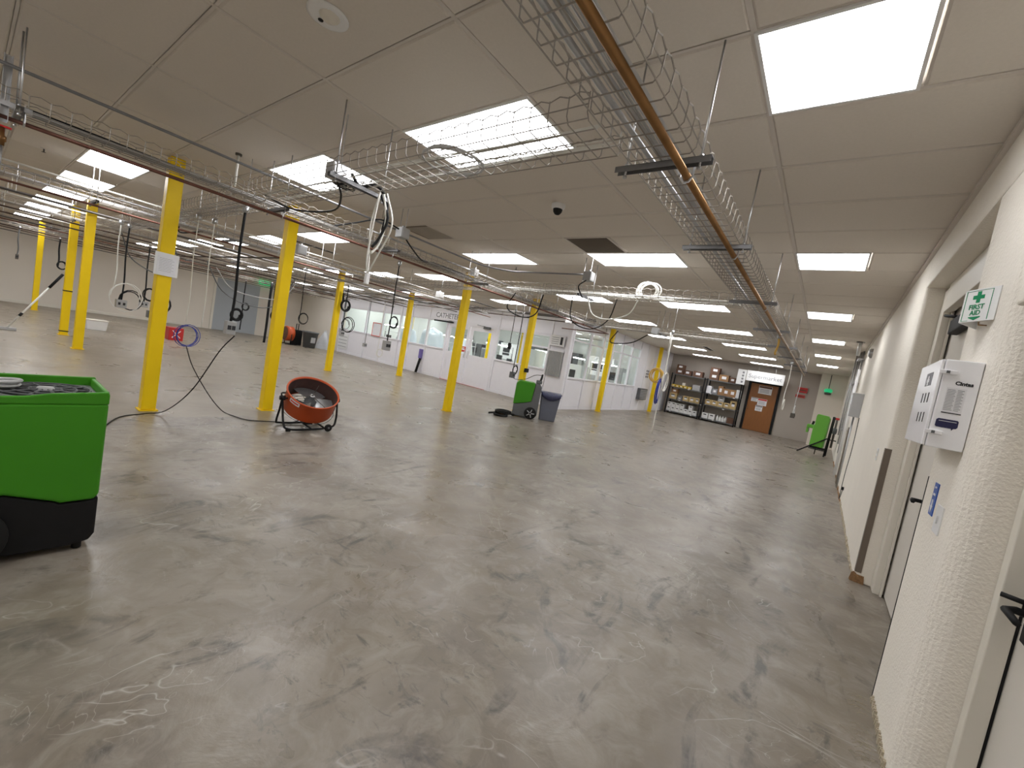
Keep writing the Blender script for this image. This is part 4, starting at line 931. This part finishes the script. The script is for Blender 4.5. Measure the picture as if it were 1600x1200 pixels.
drop(-5.17, 3.74, TP, 1.22, 'long thin black drop cord with coil and grey box right of the drum fan', r=.009, coil=.07, cz=.3, bs=.045)
drop(-10.6, 6.2, TP, 1.15, 'dark drop cord with loop and small box in front of the partition', r=.014, coil=.17, cz=.1, turns=2, bs=.05)
drop(-14.6, 8.5, TP, 1.15, 'grey drop cord with small box by the leftmost partition window', r=.014, coil=.16, cz=.1, turns=1.5, bs=.06, m='grey_plastic')
drop(-14.2, 9.3, TP, .75, 'grey cord with a low hanging box before the partition windows', r=.012, coil=0, bs=.06, m='grey_plastic')
drop(-11.4, 6.55, 2.3, 2.02, 'thick black cable ring on the yellow post behind the fan', r=.028, coil=.13, cz=-.2, box=False)
drop(-5.91, 7.85, TP, .95, 'black drop cord with loops and plugs above the green dehumidifier', r=.010, coil=.09, cz=.05, bs=.05, bm='grey_plastic')
drop(-5.95, 7.6, TP, 1.6, 'second thin black cord beside the dehumidifier drop', r=.008, coil=0, box=True, bs=.03, bm='black')
drop(-2.61, 8.35, TP, .35, 'white drop cords with coils hanging near the shelves', m='cable_white', r=.011, coil=.16, cz=.95, box=False)
o = put('blue_cable_loop', MB().tube(coil_pts((0, 0, 0), .12, 5, sq=2), .010, 5), 'cable_blue', loc=(-2.66, 8.38, 1.25)); tag(o, 'dark blue cable coil tied to the white drop cords', 'cable coil')
drop(-12.9, 9.0, TP, .55, 'pale thin cord almost touching the floor before the fifth window', m='cable_white', r=.010, coil=.12, cz=-.05, box=False)
drop(-.83, 11.9, TP, 1.38, 'white cord with white coil hanging before the wooden door', m='cable_white', r=.010, coil=.11, cz=-.05, turns=5, box=False)
drop(-.72, 14.6, TP, 1.15, 'mottled drop cord with round coil near the far wall', m='cable_grey', r=.012, coil=.14, cz=0, turns=4, bm='dark_steel')
drop(-.75, 7.4, TP, 2.1, 'tan spiral cord under the nearest tray', m='cable_yellow', r=.016, coil=0, box=False)
drop(-18.74, .87, TP, 1.6, 'thin grey cord with a small bar at the far left', m='grey_plastic', r=.014, coil=0, box=True, bs=.03, bm='dark_steel')
drop(-9.9, 1.55, TP, 1.3, 'pair of thin white hoses near the silver box drop', m='cable_white', r=.009, coil=.2, cz=-.3, turns=1.5, box=False)
drop(-6.6, 1.9, TP, 1.0, 'pale thin cord close to the right of the nearest post', m='cable_white', r=.006, coil=0, box=False)
# white cords bunch under near cross tray
t = thing('cord_bunch', 'bunch of white and black cords hanging from the near cross tray', 'power cord', (-2.9, 1.83, 2.45))
for k, (a, c, m, e, rr) in enumerate((((0, 0), (.02, -.03), 'cable_white', -.62, .007), ((.06, .02), (.12, .0), 'cable_white', -.60, .007), ((-.03, .03), (.07, .04), 'black', -.40, .010), ((.03, -.02), (-.06, .0), 'cable_white', -.62, .006), ((0.02, .02), (.0, .05), 'cable_white', -.45, .009))):
    put('cord', MB().tube(curve([(a[0], a[1], 0), (a[0]+c[0], a[1]+c[1], e*.4), (a[0]*.5+c[0]*.4, c[1], e*.8), (.0, 0, e)], 5), rr, 6), m, t)
put('plug', MB().box(-.015, .015, -.015, .015, -.68, -.60), 'white_plastic', t, bevel=.004)
for (x, y, z, m, s_, lab) in ((-3.14, 1.6, 2.53, 'galv', .055, 'grey junction box on the near cross tray'), (-4.42, 3.17, 2.65, 'box_grey', .06, 'grey junction box on the dark conduit over the middle vent'), (-4.71, 4.8, 2.6, 'white_plastic', .05, 'white junction box below the middle light panel'),
                           (-2.83, 5.05, 2.66, 'box_grey', .06, 'blue grey junction box above the middle cross tray'), (-3.2, 9.05, 2.5, 'box_grey', .07, 'pale junction box on the farthest cross tray'), (-9.0, 2.1, 2.62, 'white_plastic', .07, 'white junction box left of the nearest post'), (-7.9, 3.6, 2.6, 'galv', .08, 'silver junction box beside the second yellow post'),
                           (-7.9, 7.0, 2.55, 'white_plastic', .07, 'white junction box over the partition windows'), (-5.3, 8.9, 2.5, 'white_plastic', .06, 'white junction box above the dehumidifier')):
    t = thing('junction_box', lab, 'junction box', (x, y, z)); put('box', MB().box(-s_, s_, -s_, s_, -s_, s_), m, t, bevel=.006); put('cover_plate', MB().box(s_, s_+.004, -s_*.8, s_*.8, -s_*.8, s_*.8), m, t, bevel=.002)
    put('support_rod', MB().tube([(0, s_*.5, s_), (0, s_*.5, HC-z)], .004, 5), 'steel', t)
    put('connector', MB().lathe([(.014, s_), (.018, s_), (.018, s_+.03), (.0, s_+.03)], n=8), 'galv', t)
def cable(pts, r, m, label, name='loose_cable'):
    o = Vector(pts[0]); ob = put(name, MB().tube(curve([Vector(p)-o for p in pts], 6), r, 6), m, loc=tuple(o)); return tag(ob, label, 'cable')
cable([(-4.42, 3.2, 2.62), (-4.4, 3.35, 2.5), (-4.5, 3.6, 2.44), (-4.75, 4.0, 2.52), (-4.75, 4.6, 2.52)], .009, 'black', 'black cable curving down from the junction box by the vent')
cable([(-4.42, 3.12, 2.68), (-4.5, 2.9, 2.72), (-4.7, 2.7, 2.62), (-4.75, 2.5, 2.52)], .009, 'black', 'black cable looping left of the junction box by the vent')
cable([(-2.83, 5.0, 2.6), (-2.9, 4.95, 2.5), (-2.95, 5.2, 2.40), (-3.1, 5.35, 2.50)], .009, 'black', 'black cable loop below the blue grey junction box')
cable([(-3.14, 1.6, 2.5), (-3.3, 1.75, 2.42), (-3.8, 1.95, 2.42), (-4.2, 1.8, 2.40), (-4.6, 1.7, 2.52)], .008, 'black', 'black cable looping from the near junction box to the second tray')
cable([(-9.0, 2.1, 2.55), (-9.05, 2.15, 2.45), (-8.5, 2.3, 2.5)], .012, 'black', 'black whip under the white box left of the nearest post')
cable([(-3.2, 5.35, 2.44), (-3.15, 5.35, 2.1), (-2.85, 5.4, 2.0), (-2.6, 5.4, 2.15), (-2.5, 5.35, 2.44)], .008, 'black', 'large black cable loop under the middle cross tray')
cable([(-2.95, 5.35, 2.44), (-2.8, 5.3, 2.2), (-2.55, 5.3, 2.15), (-2.3, 5.35, 2.25), (-2.2, 5.35, 2.45)], .010, 'cable_white', 'grey white cable loop under the middle cross tray')
cable([(-4.3, 5.4, 2.44), (-4.5, 5.5, 2.2), (-4.2, 5.55, 2.08), (-3.9, 5.5, 2.15), (-3.75, 5.4, 2.44)], .010, 'black', 'black cable loop hanging in front of the dehumidifier post')
cable([(-12.0, 1.9, 2.44), (-12.6, 2.2, 2.0), (-12.0, 2.6, 1.75), (-10.8, 2.6, 1.95), (-10.0, 2.3, 2.3)], .014, 'grey_plastic', 'grey cable swag behind the three left posts')
cable([(-12.0, 3.4, 2.3), (-12.4, 3.9, 1.7), (-12.0, 4.4, 1.45), (-11.6, 4.9, 1.6), (-11.9, 5.4, 2.4)], .013, 'grey_plastic', 'lower grey cable swag between the nearest posts')
cable([(-12.0, 3.6, 2.2), (-12.4, 4.1, 1.8), (-12.0, 4.6, 1.7), (-11.6, 5.0, 1.8), (-11.9, 5.5, 2.4)], .010, 'cable_grey', 'upper thin cable swag between the nearest posts')
cable([(-4.1, 9.15, 2.42), (-4.3, 9.3, 2.15), (-3.8, 9.3, 2.2), (-3.4, 9.2, 2.42)], .012, 'black', 'black cable loop before the aisle glass partition')
cable([(-3.3, 9.1, 2.5), (-2.9, 9.0, 2.46), (-2.66, 8.4, 2.4), (-2.62, 8.36, 2.0)], .014, 'cable_white', 'thick white cable feeding the white drop cords')
o = put('cable_coil', MB().tube(coil_pts((0, 0, 0), .13, 6, 'xz', .03, .8), .008, 5), 'cable_white', loc=(-2.1, 5.36, 2.58)); tag(o, 'white cable coil resting on the middle cross tray', 'cable coil')
o = put('cable_coil', MB().tube(coil_pts((0, 0, 0), .17, 3, 'xy', .02), .006, 5), 'cable_grey', loc=(-1.98, 1.68, 2.495)); tag(o, 'translucent grey cable coil lying in the near cross tray', 'cable coil')
o = put('cable_coil', MB().tube(coil_pts((0, 0, 0), .12, 5, 'xz', .03), .010, 5), 'cable_yellow', loc=(-2.78, 8.42, 1.55)); tag(o, 'yellow cable coil tied to the white drop cords', 'cable coil')
# --- near-left overhead: strut bracket and red valve
t = thing('ceiling_bracket', 'silver strut bracket dropping from the ceiling at the upper left', 'bracket', (-4.6, .10, 2.35))
put('channel', MB().box(-.02, .02, -.02, -.016, 0, HC-2.35-.18).box(-.02, .02, .016, .02, 0, HC-2.35-.18).box(-.02, -.016, -.02, .02, 0, HC-2.35-.18), 'galv', t)
put('threaded_rod', MB().tube([(.0, .05, .1), (0, .05, HC-2.35)], .006, 6), 'steel', t)
put('cross_plate', MB().box(-.03, .03, -.12, .12, .10, .13), 'galv', t)
t = thing('pipe_stub', 'thin white pipe with dark cap dropping from the ceiling near the second tray', 'pipe', (-5.18, 1.62, HC))
put('cap', MB().lathe([(0, -.02), (.03, -.02), (.03, 0)], n=10), 'dark_steel', t); put('pipe', MB().tube([(0, 0, 0), (0, 0, -.33)], .012, 8), 'cable_white', t)
o = put('cable_coil', MB().tube(coil_pts((0, 0, 0), .07, 4, 'xy', .03), .008, 5), 'black', loc=(-3.22, 1.72, 2.50)); tag(o, 'black cable coil lying in the near cross tray by its hanger', 'cable coil')
cable([(-2.95, 1.62, 2.50), (-2.99, 1.72, 2.46), (-2.93, 1.82, 2.50), (-2.97, 1.95, 2.42), (-2.9, 1.90, 2.2)], .012, 'black', 'black cables gathered along the near cross tray hanger')
t = thing('gas_valve', 'brass valve with red lever hanging at the left edge', 'valve', (-5.6, .12, 2.36))
put('lever', MB().box(-.02, .02, -.16, .05, .14, .155), 'red', t, bevel=.004); put('body', MB().lathe([(0, 0), (.02, 0), (.02, .03), (.03, .035), (.03, .07), (.018, .08), (.016, .14), (0, .14)], n=10), 'copper', t)
put('pipe', MB().tube([(0, 0, 0), (0, 0, -.2)], .012, 6), 'galv', t); put('side_pipe', MB().tube([(0, 0, .06), (0, -.6, .10)], .014, 6), 'copper_old', t)
# ================================================================ EXTENSION CORDS ON FLOOR
cable([(-5.12, 1.78, 1.10), (-5.25, 1.70, .9), (-5.6, 1.6, .40), (-6.05, 1.5, .06), (-6.12, 1.32, .008), (-5.9, 1.05, .008), (-5.0, .75, .008), (-4.0, .6, .008), (-3.45, .5, .03)], .006, 'black', 'black extension cord swooping from the grey drop box to the green machine', 'extension_cord')
cable([(-6.50, 1.74, .80), (-6.45, 1.82, .55), (-6.38, 2.0, .22), (-6.25, 2.14, .02), (-5.95, 2.2, .008), (-5.75, 2.28, .008), (-5.66, 2.5, .008), (-5.55, 2.75, .02), (-5.4, 2.85, .15)], .006, 'black', 'black extension cord from the blue loop across the floor to the fan', 'extension_cord')
# ================================================================ DRUM FAN
def drum_fan():
    t = thing('drum_fan', 'orange drum fan tipped upward on a black tube frame with wheels', 'fan', (-5.33, 2.83, 0), rz=-.12)
    R, D = .312, .27; tilt = math.radians(29)   # axis leans from vertical toward +x
    mt = Matrix.Translation((0, 0, .37)) @ Matrix.Rotation(tilt, 4, 'Y')
    def X(mb): return mb.xf(mt)
    put('drum', X(MB().lathe([(R*.97, -D/2), (R, -D/2+.02), (R, D/2-.02), (R+.015, D/2-.005), (R+.012, D/2+.006), (R-.006, D/2), (R-.008, D/2-.03), (R-.008, -D/2+.02), (R*.95, -D/2)], n=48)), 'orange', t)
    put('drum_lining', X(MB().lathe([(R-.010, D/2-.012), (R-.010, -D/2+.015)], n=48)), 'fan_inside', t)
    hub = put('motor_hub', X(MB().lathe([(0, .075), (.028, .075), (.035, .06), (.035, .0), (.075, -.01), (.075, -.12), (0, -.12)], n=20)), 'grey_plastic', t)
    put('hub_cap', X(MB().lathe([(.012, .082), (.03, .082), (.033, .074), (.012, .072)], n=16)), 'steel', hub)
    for k in range(3):
        a0 = 2*PI*k/3; vs_ = []
        for i in range(5):
            for j in range(9):
                r1 = .06+(R-.03-.06)*i/4; a = a0+(j/8)*math.radians(108)*(1-.12*i/4)
                vs_.append((r1*math.cos(a), r1*math.sin(a), -.03+.075*(j/8-.5)*(1-.4*i/4)))
        mb = MB(); mb.add(vs_, [(i*9+j, i*9+j+1, (i+1)*9+j+1, (i+1)*9+j) for i in range(4) for j in range(8)], True)
        put('blade', X(mb), 'galv', t)
    for k in range(3):
        a = 2*PI*k/3+.5; put('support_strut', X(MB().tube([(.03*math.cos(a), .03*math.sin(a), .068), ((R-.012)*math.cos(a), (R-.012)*math.sin(a), .05)], .005, 5)), 'dark_steel', t)
    gr = MB()
    for k in range(7): gr.tube(arc((0, 0, -D/2+.004), .06+.045*k, 0, 2*PI, 28, 'xy')[:-1], .003, 4, True)
    for k in range(8):
        a = 2*PI*k/8; gr.tube([(0, 0, -D/2+.004), (R*.96*math.cos(a), R*.96*math.sin(a), -D/2+.004)], .003, 4)
    put('rear_guard', X(gr), 'black', t, kind='stuff')
    put('grab_handle', X(MB().tube(curve([(.06, -R-.002, .07), (.06, -R-.05, .06), (-.04, -R-.05, .06), (-.04, -R-.002, .07)], 4), .010, 6)), 'black', t)
    lb = X(MB().tube([(R*.62, -R*.80, .045), (R*.80, -R*.62, .045)], .03, 4)); 
    pl = MB()   # maker plate following the drum
    a0, a1 = math.radians(-72), math.radians(-44); vs_ = []
    for j in range(7):
        a = a0+(a1-a0)*j/6
        for z in (.06, .115): vs_.append(((R+.002)*math.cos(a), (R+.002)*math.sin(a), z))
    pl.add(vs_, [(2*j, 2*j+2, 2*j+3, 2*j+1) for j in range(6)], True)
    put('maker_plate', X(pl), 'paper', t)
    pr = MB(); vs_ = []
    for j in range(7):
        a = a0+.05+(a1-a0-.1)*j/6
        for z in (.078, .098): vs_.append(((R+.004)*math.cos(a), (R+.004)*math.sin(a), z))
    pr.add(vs_, [(2*j, 2*j+2, 2*j+3, 2*j+1) for j in range(6)], True); put('plate_print', X(pr), 'red_print', t)
    # tube frame: left side A-legs, floor runners, right side swept-up legs
    W = R+.035; pz = .385
    put('frame', MB().tube(curve([(0, -W, pz), (.04, -W+.005, .27), (.13, -W+.01, .09), (.19, -W+.05, .03), (.19, -.05, .022), (.17, W-.10, .05), (.10, W-.02, .14), (.03, W, .30), (0, W, pz)], 5), .0135, 8), 'black', t)
    put('frame', MB().tube(curve([(0, -W, pz), (-.04, -W, .24), (-.12, -W+.005, .07), (-.17, -W+.05, .025), (-.18, -.05, .022), (-.17, W-.10, .05), (-.10, W-.02, .14), (-.03, W, .30), (0, W, pz)], 5), .0135, 8), 'black', t)
    put('cross_tube', MB().tube([(.19, -.02, .035), (-.18, -.02, .035)], .011, 6).tube([(.19, .14, .05), (-.18, .14, .05)], .011, 6), 'black', t)
    put('switch_box', MB().box(-.05, .05, -.07, .05, .05, .14), 'black', t, bevel=.01)
    for s_ in (-1, 1):
        kb = put('pivot_knob', MB().lathe([(0, -.03), (.03, -.03), (.03, .03), (0, .03)], (0, s_*W, pz), 12, 'y'), 'black', t)
    for x in (.215, -.205):
        wh = put('wheel', MB().lathe([(0, -.016), (.03, -.016), (.046, -.014), (.05, 0), (.046, .014), (.03, .016), (0, .016)], (x, .19, .05), 18, 'x'), 'black_rubber', t)
        put('wheel_hub', MB().lathe([(0, -.019), (.014, -.019), (.014, .019), (0, .019)], (x, .19, .05), 10, 'x'), 'grey_plastic', wh)
    for y in (-W+.05, ): put('foot', MB().box(.175, .205, y-.02, y+.03, 0, .03), 'black_rubber', t)
drum_fan()
# ================================================================ NEAR GREEN DEHUMIDIFIER (left edge)
def big_green():
    # local: x forward (toward room), y along; root at the visible right front corner
    t = thing('dehumidifier', 'large green dehumidifier with black base cut off by the left edge', 'dehumidifier', (-2.98, .50, 0))
    D, W = .44, 1.05     # extends to -x and -y
    ev = MB()
    ev.prism([(-W, .36), (-.33, .345), (-.16, .285), (-.145, .275), (-.02, .275), (0, .30), (0, .835), (-.02, .85), (-W+.02, .85), (-W, .83)], -D, 0, 'x')
    # hollow rim at the top: shell sits below, rim walls around the grille
    shell = MB(); 
    shell.prism([(-W, .36), (-.33, .345), (-.16, .285), (-.145, .275), (-.02, .275), (0, .30), (0, .80), (-W, .80)], -D, 0, 'x')
    put('green_shell', shell, 'green', t, bevel=.018, seg=3)
    rim = MB(); rim.prism([(-.40, .795), (0, .795), (0, .845), (-.005, .862), (-.21, .85), (-.29, .835), (-.40, .832)], -.022, 0, 'x').box(-D, -D+.022, -W, 0, .795, .868).box(-D+.022, -.022, -.022, 0, .795, .862)
    rim.box(-.022, 0, -W, -.40, .795, .832)
    put('top_rim', rim, 'green', t, bevel=.007)
    gp = put('grille_plate', MB().box(-D+.024, -.024, -.46, -.024, .798, .822), 'strut', t, bevel=.004)
    c = (-D/2+.01, -.215, .824)
    put('fan_opening', MB().lathe([(0, 0), (.172, 0), (.172, .003), (0, .003)], (c[0], c[1], .822), 32), 'black', t)
    g2 = MB()
    for r1 in (.06, .115, .168): g2.tube(arc((c[0], c[1], .832), r1, 0, 2*PI, 32, 'xy')[:-1], .0045, 5, True)
    for k in range(10):
        a = 2*PI*k/10+.2; g2.tube([(c[0]+.03*math.cos(a), c[1]+.03*math.sin(a), .834), (c[0]+.17*math.cos(a), c[1]+.17*math.sin(a), .830)], .0045, 5)
    put('fan_guard', g2, 'grey_plastic', t)
    put('guard_hub', MB().lathe([(0, .842), (.03, .842), (.036, .832), (.036, .824), (0, .824)], (c[0], c[1], 0), 16), 'box_grey', t)
    base = MB(); base.prism([(-W, .05), (-.36, .05), (-.30, .03), (-.10, .03), (-.02, .045), (0, .08), (0, .285), (-.02, .27), (-.145, .27), (-.16, .28), (-.33, .34), (-W, .355)], -D+.005, -.008, 'x')
    put('black_base', base, 'black', t, bevel=.012)
    for y in (-.06,):
        for x in (-.05, -D+.05): put('foot', MB().lathe([(0, 0), (.02, 0), (.02, .05), (0, .05)], (x, y, 0), 10), 'black_rubber', t)
    for x in (.0, -D-.06):
        wh = put('wheel', MB().lathe([(0, 0), (.05, 0), (.10, .008), (.13, .02), (.15, .018), (.155, .03), (.15, .045), (0, .05)], (x, -.46, .155), 36, 'x'), 'black_rubber', t)
        sp = MB()
        for k in range(5):
            a = 2*PI*k/5+.3; sp.tube([(x+.052, -.46+.02*math.cos(a), .155+.02*math.sin(a)), (x+.045, -.46+.12*math.cos(a), .155+.12*math.sin(a))], .013, 5)
        sp.lathe([(0, .05), (.03, .05), (.03, .06), (0, .062)], (x, -.46, .155), 12, 'x')
        put('wheel_spokes', sp, 'grey_plastic', wh)
    put('deck', MB().box(-D, 0, -W, -.465, .795, .81), 'black', t)
    put('handle', MB().tube(curve([(-.05, -.435, .80), (-.05, -.425, 1.0), (-.05, -.415, 1.12), (-.12, -.41, 1.16), (-.33, -.41, 1.16), (-.40, -.415, 1.10), (-.40, -.435, .8)], 4), .018, 8), 'black', t)
    put('handle_sleeve', MB().tube([(-.05, -.43, .90), (-.05, -.424, 1.0)], .0195, 8), 'cable_blue', t)
big_green()
o = put('power_cord_coil', MB().tube(coil_pts((0, 0, 0), .07, 5, 'xy', .018), .007, 6), 'cable_grey', loc=(-3.24, .13, .855)); tag(o, 'grey power cord coiled on top of the large green dehumidifier', 'cable coil')
# ================================================================ MIDDLE DEHUMIDIFIER, BIN, HOSE PILE
t = thing('dehumidifier', 'green and grey upright dehumidifier beside the grey bin', 'dehumidifier', (-5.72, 8.34, 0), rz=.62)
put('green_shell', MB().prism([(-.30, .30), (-.05, .36), (.12, .42), (.15, .85), (.10, .87), (-.24, .87), (-.30, .80)], -.22, .22, 'y'), 'green', t, bevel=.02)
put('grey_body', MB().prism([(-.29, .03), (.20, .03), (.30, .10), (.31, .80), (.25, .86), (.155, .86), (.125, .42), (-.05, .355), (-.29, .295)], -.21, .21, 'y'), 'grey_plastic', t, bevel=.015)
for s_ in (-1, 1):
    wh = put('wheel', MB().lathe([(0, -.03), (.11, -.03), (.14, -.02), (.145, 0), (.14, .02), (0, .03)], (.14, s_*.245, .145), 24, 'y'), 'black_rubber', t)
    sp = MB()
    for k in range(5):
        a = 2*PI*k/5; sp.tube([(.14+.02*math.cos(a), s_*.278, .145+.02*math.sin(a)), (.14+.10*math.cos(a), s_*.272, .145+.10*math.sin(a))], .012, 5)
    put('wheel_spokes', sp, 'box_grey', wh)
put('handle', MB().tube(curve([(.24, -.05, .86), (.27, -.05, 1.0), (.28, 0, 1.08), (.27, .05, 1.0), (.24, .05, .86)], 4), .022, 8), 'black', t)
put('control_pod', MB().box(.16, .30, -.09, .09, .86, .94), 'grey_plastic', t, bevel=.015)
for s_ in (-.2,): put('foot', MB().box(-.28, -.22, -.18, .18, 0, .03), 'black_rubber', t)
t = thing('waste_bin', 'tall blue grey rectangular waste bin with dark liner', 'bin', (-5.34, 8.80, 0), rz=.62)
put('bin_body', MB().taper(-.24, .24, -.17, .17, 0, .68, .78), 'bin_grey', t, bevel=.015)
put('rim', MB().box(-.255, .255, -.185, -.165, .655, .69).box(-.255, .255, .165, .185, .655, .69).box(-.255, -.235, -.165, .165, .655, .69).box(.235, .255, -.165, .165, .655, .69), 'bin_grey', t, bevel=.004)
bg = MB(); vs_ = []; n_ = 14
for k in range(n_+1):
    u = -.24+.48*k/n_; vs_ += [(u, -.187-.006*math.sin(k*2.), .685), (u, -.188, .60-.10*math.sin(PI*k/n_)-.015*math.sin(k*3.1))]
bg.add(vs_, [(2*k, 2*k+1, 2*k+3, 2*k+2) for k in range(n_)], True); bg.box(-.235, .235, -.165, .165, .665, .69)
md = put('bag_liner', bg, 'bag', t).modifiers.new('solid', 'SOLIDIFY'); md.thickness = .006
t = thing('hose_pile', 'dark tangled hose pile on the floor left of the dehumidifier', 'hose', (-5.94, 7.74, 0))
for k in range(4): put('hose_loop', MB().tube(coil_pts((.0+random.uniform(-.1, .1), random.uniform(-.18, .18), .03+.025*k), .13+.03*random.random(), 2.3, 'xy', .03), .022, 6), 'black_rubber' if k != 1 else 'cardboard_dark', t)
put('hose_end', MB().tube([(-.1, -.34, .03), (-.02, -.12, .06), (.15, .3, .04)], .022, 6), 'black_rubber', t)
cable([(-5.49, 8.50, 1.07), (-5.60, 8.35, 1.05), (-5.72, 8.15, .92), (-5.85, 7.95, .88), (-5.91, 7.86, .93)], .007, 'black', 'power cord from the drop box to the dehumidifier handle', 'extension_cord')
# ================================================================ FAR LEFT ITEMS
t = thing('orange_drum', 'orange drum fan with black side on the floor at the far left', 'fan', (-20.3, 9.25, 0))
put('drum', MB().lathe([(0, -.17), (.30, -.17), (.34, -.15), (.34, .15), (.30, .17), (0, .17)], (0, 0, .50), 24, 'y'), 'orange', t); put('stand', MB().tube([(-.3, 0, .02), (-.34, 0, .5)], .02, 6).tube([(.3, 0, .02), (.34, 0, .5)], .02, 6).tube([(-.32, -.25, .02), (-.32, .25, .02)], .02, 6).tube([(.32, -.25, .02), (.32, .25, .02)], .02, 6), 'black', t)
put('front_guard', MB().lathe([(.02, -.18), (.28, -.19), (.31, -.175)], (0, 0, .5), 24, 'y'), 'cardboard_dark', t)
t = thing('dark_machine', 'black machine with an upright handle behind the orange drum', 'machine', (-20.6, 9.75, 0)); put('body', MB().box(-.15, .2, -.2, .2, 0, .72), 'black', t, bevel=.03); put('handle', MB().tube([(-.1, 0, .7), (-.1, 0, 1.0), (.12, 0, 1.0), (.12, 0, .7)], .02, 6), 'black', t)
t = thing('waste_bin', 'dark grey round waste bin beside the orange drum', 'bin', (-19.75, 10.0, 0)); put('bin_body', MB().lathe([(0, 0), (.26, 0), (.34, .70), (.37, .70), (.37, .76), (.32, .76), (.24, .1), (0, .1)], n=20), 'grey_plastic', t); put('bin_label', MB().box(.27, .34, -.1, .1, .25, .5), 'box_grey', t)
def pile(x, y, label):
    mb = MB(); n_ = 14
    vs_ = []
    for j in range(6):
        f = j/5
        for k in range(n_):
            a = 2*PI*k/n_; r1 = (.55*(1-f*.92))*(1+.18*math.sin(3*a+j)+.08*math.sin(7*a)); vs_.append((r1*math.cos(a), .6*r1*math.sin(a), .85*f**.9*(1+.1*math.sin(2*a))))
    mb.add(vs_, [(j*n_+k, j*n_+(k+1) % n_, (j+1)*n_+(k+1) % n_, (j+1)*n_+k) for j in range(5) for k in range(n_)]+[tuple(range(5*n_, 6*n_))], True)
    tag(put('plastic_sheet_pile', mb, 'sheet_plastic', loc=(x, y, 0)), label, 'plastic sheet')
pile(-20.1, 10.9, 'crumpled translucent plastic sheet heap at the left end of the partition')
t = thing('red_crate', 'red box with white marks on the floor behind the nearest post', 'box', (-16.0, 3.95, 0)); put('body', MB().box(-.2, .2, -.18, .18, 0, .38), 'red', t, bevel=.01)
put('cross_marks', MB().xf(Matrix()).tube([(.205, -.1, .08), (.205, .1, .3)], .012, 4).tube([(.205, .1, .08), (.205, -.1, .3)], .012, 4), 'paper', t)
t = thing('storage_tub', 'low pale plastic tub on the floor right of the bright left post', 'tub', (-16.5, 2.3, 0)); put('body', MB().taper(-.2, .2, -.22, .22, 0, .26, .88), 'white_plastic', t, bevel=.01); put('lid', MB().box(-.21, .21, -.23, .23, .26, .28), 'frame_paint', t, bevel=.004)
t = thing('floor_squeegee', 'long pale pole squeegee leaning on the banded yellow post', 'squeegee', (-14.0, .6, 0))
put('pole', MB().tube([(0, 0, .04), (-.02, .55, 1.03)], .018, 8), 'cable_white', t); put('grip', MB().tube([(-.02, .55, 1.03), (-.03, .74, 1.38)], .026, 8), 'black', t); put('collar', MB().tube([(-.006, .16, .33), (-.008, .2, .4)], .026, 8), 'black', t)
put('head', MB().box(-.05, .05, -.28, .14, 0, .06), 'box_grey', t, bevel=.01)
d = struct_empty('door_6', 'wide pale blue grey door in the far left wall', (0, 0, 0))
put('door_leaf', MB().box(-23.99, -23.95, 7.3, 9.2, .01, 2.5), 'greendoor', d, bevel=.004); put('door_frame', MB().box(-24, -23.93, 7.2, 7.3, 0, 2.6).box(-24, -23.93, 9.2, 9.3, 0, 2.6).box(-24, -23.93, 7.3, 9.2, 2.5, 2.6), 'frame_paint', d)
t = thing('exit_sign', 'small green lit exit sign high over the left door', 'sign', (-23.9, 9.35, 2.62)); put('panel', MB().box(0, .06, -.28, .28, 0, .25), 'lamp_exit', t, bevel=.004); text('EXIT', .2, (.062, 0, .125), (PI/2, 0, PI/2), 'paper', t, ext=.002); put('bracket', MB().tube([(.03, 0, .25), (.03, 0, HC-2.62)], .015, 6), 'white_plastic', t)
# ================================================================ GREEN MACHINE ON HAND TRUCK (far right)
t = thing('green_air_mover', 'bright green machine strapped on a black hand truck near the back wall', 'machine', (.02, 17.0, 0), rz=-.1)
put('body', MB().prism([(-.22, .28), (.14, .28), (.16, 1.25), (.12, 1.32), (-.16, 1.34), (-.19, 1.28), (-.19, .98), (-.22, .96)], -.2, .2, 'y'), 'green_far', t, bevel=.02)
put('spout', MB().box(-.40, -.2, -.13, .13, .84, .96), 'green_far', t, bevel=.025); put('spout_leg', MB().box(-.40, -.34, -.1, .1, .68, .86), 'green_far', t, bevel=.01)
put('knob', MB().tube([(-.27, 0, .96), (-.25, 0, 1.08)], .035, 8), 'black', t)
put('truck_frame', MB().tube([(.22, -.22, 0.02), (.25, -.22, 1.32)], .022, 6).tube([(.22, .22, .02), (.25, .22, 1.32)], .022, 6).tube([(.25, -.22, 1.32), (.25, .22, 1.32)], .022, 6).tube([(-.5, -.24, .02), (.22, -.24, .62)], .022, 6).tube([(-.22, -.2, .2), (.22, -.2, .2)], .015, 6).tube([(-.05, 0, .02), (-.05, 0, .28)], .015, 6), 'black', t)
put('toe_plate', MB().box(-.2, .2, -.22, .22, .22, .26), 'black', t)
for x, y, lab in ((-1.6, 18.5, 'thin dark floor scrap in front of the wooden door'), (-.7, 17.5, 'small dark floor scrap near the green machine')):
    tag(put('floor_scrap', MB().prism([(-.2, -.03), (.15, -.05), (.22, .02), (-.05, .05)], 0, .012), 'drain', loc=(x, y, 0)), lab, 'debris')
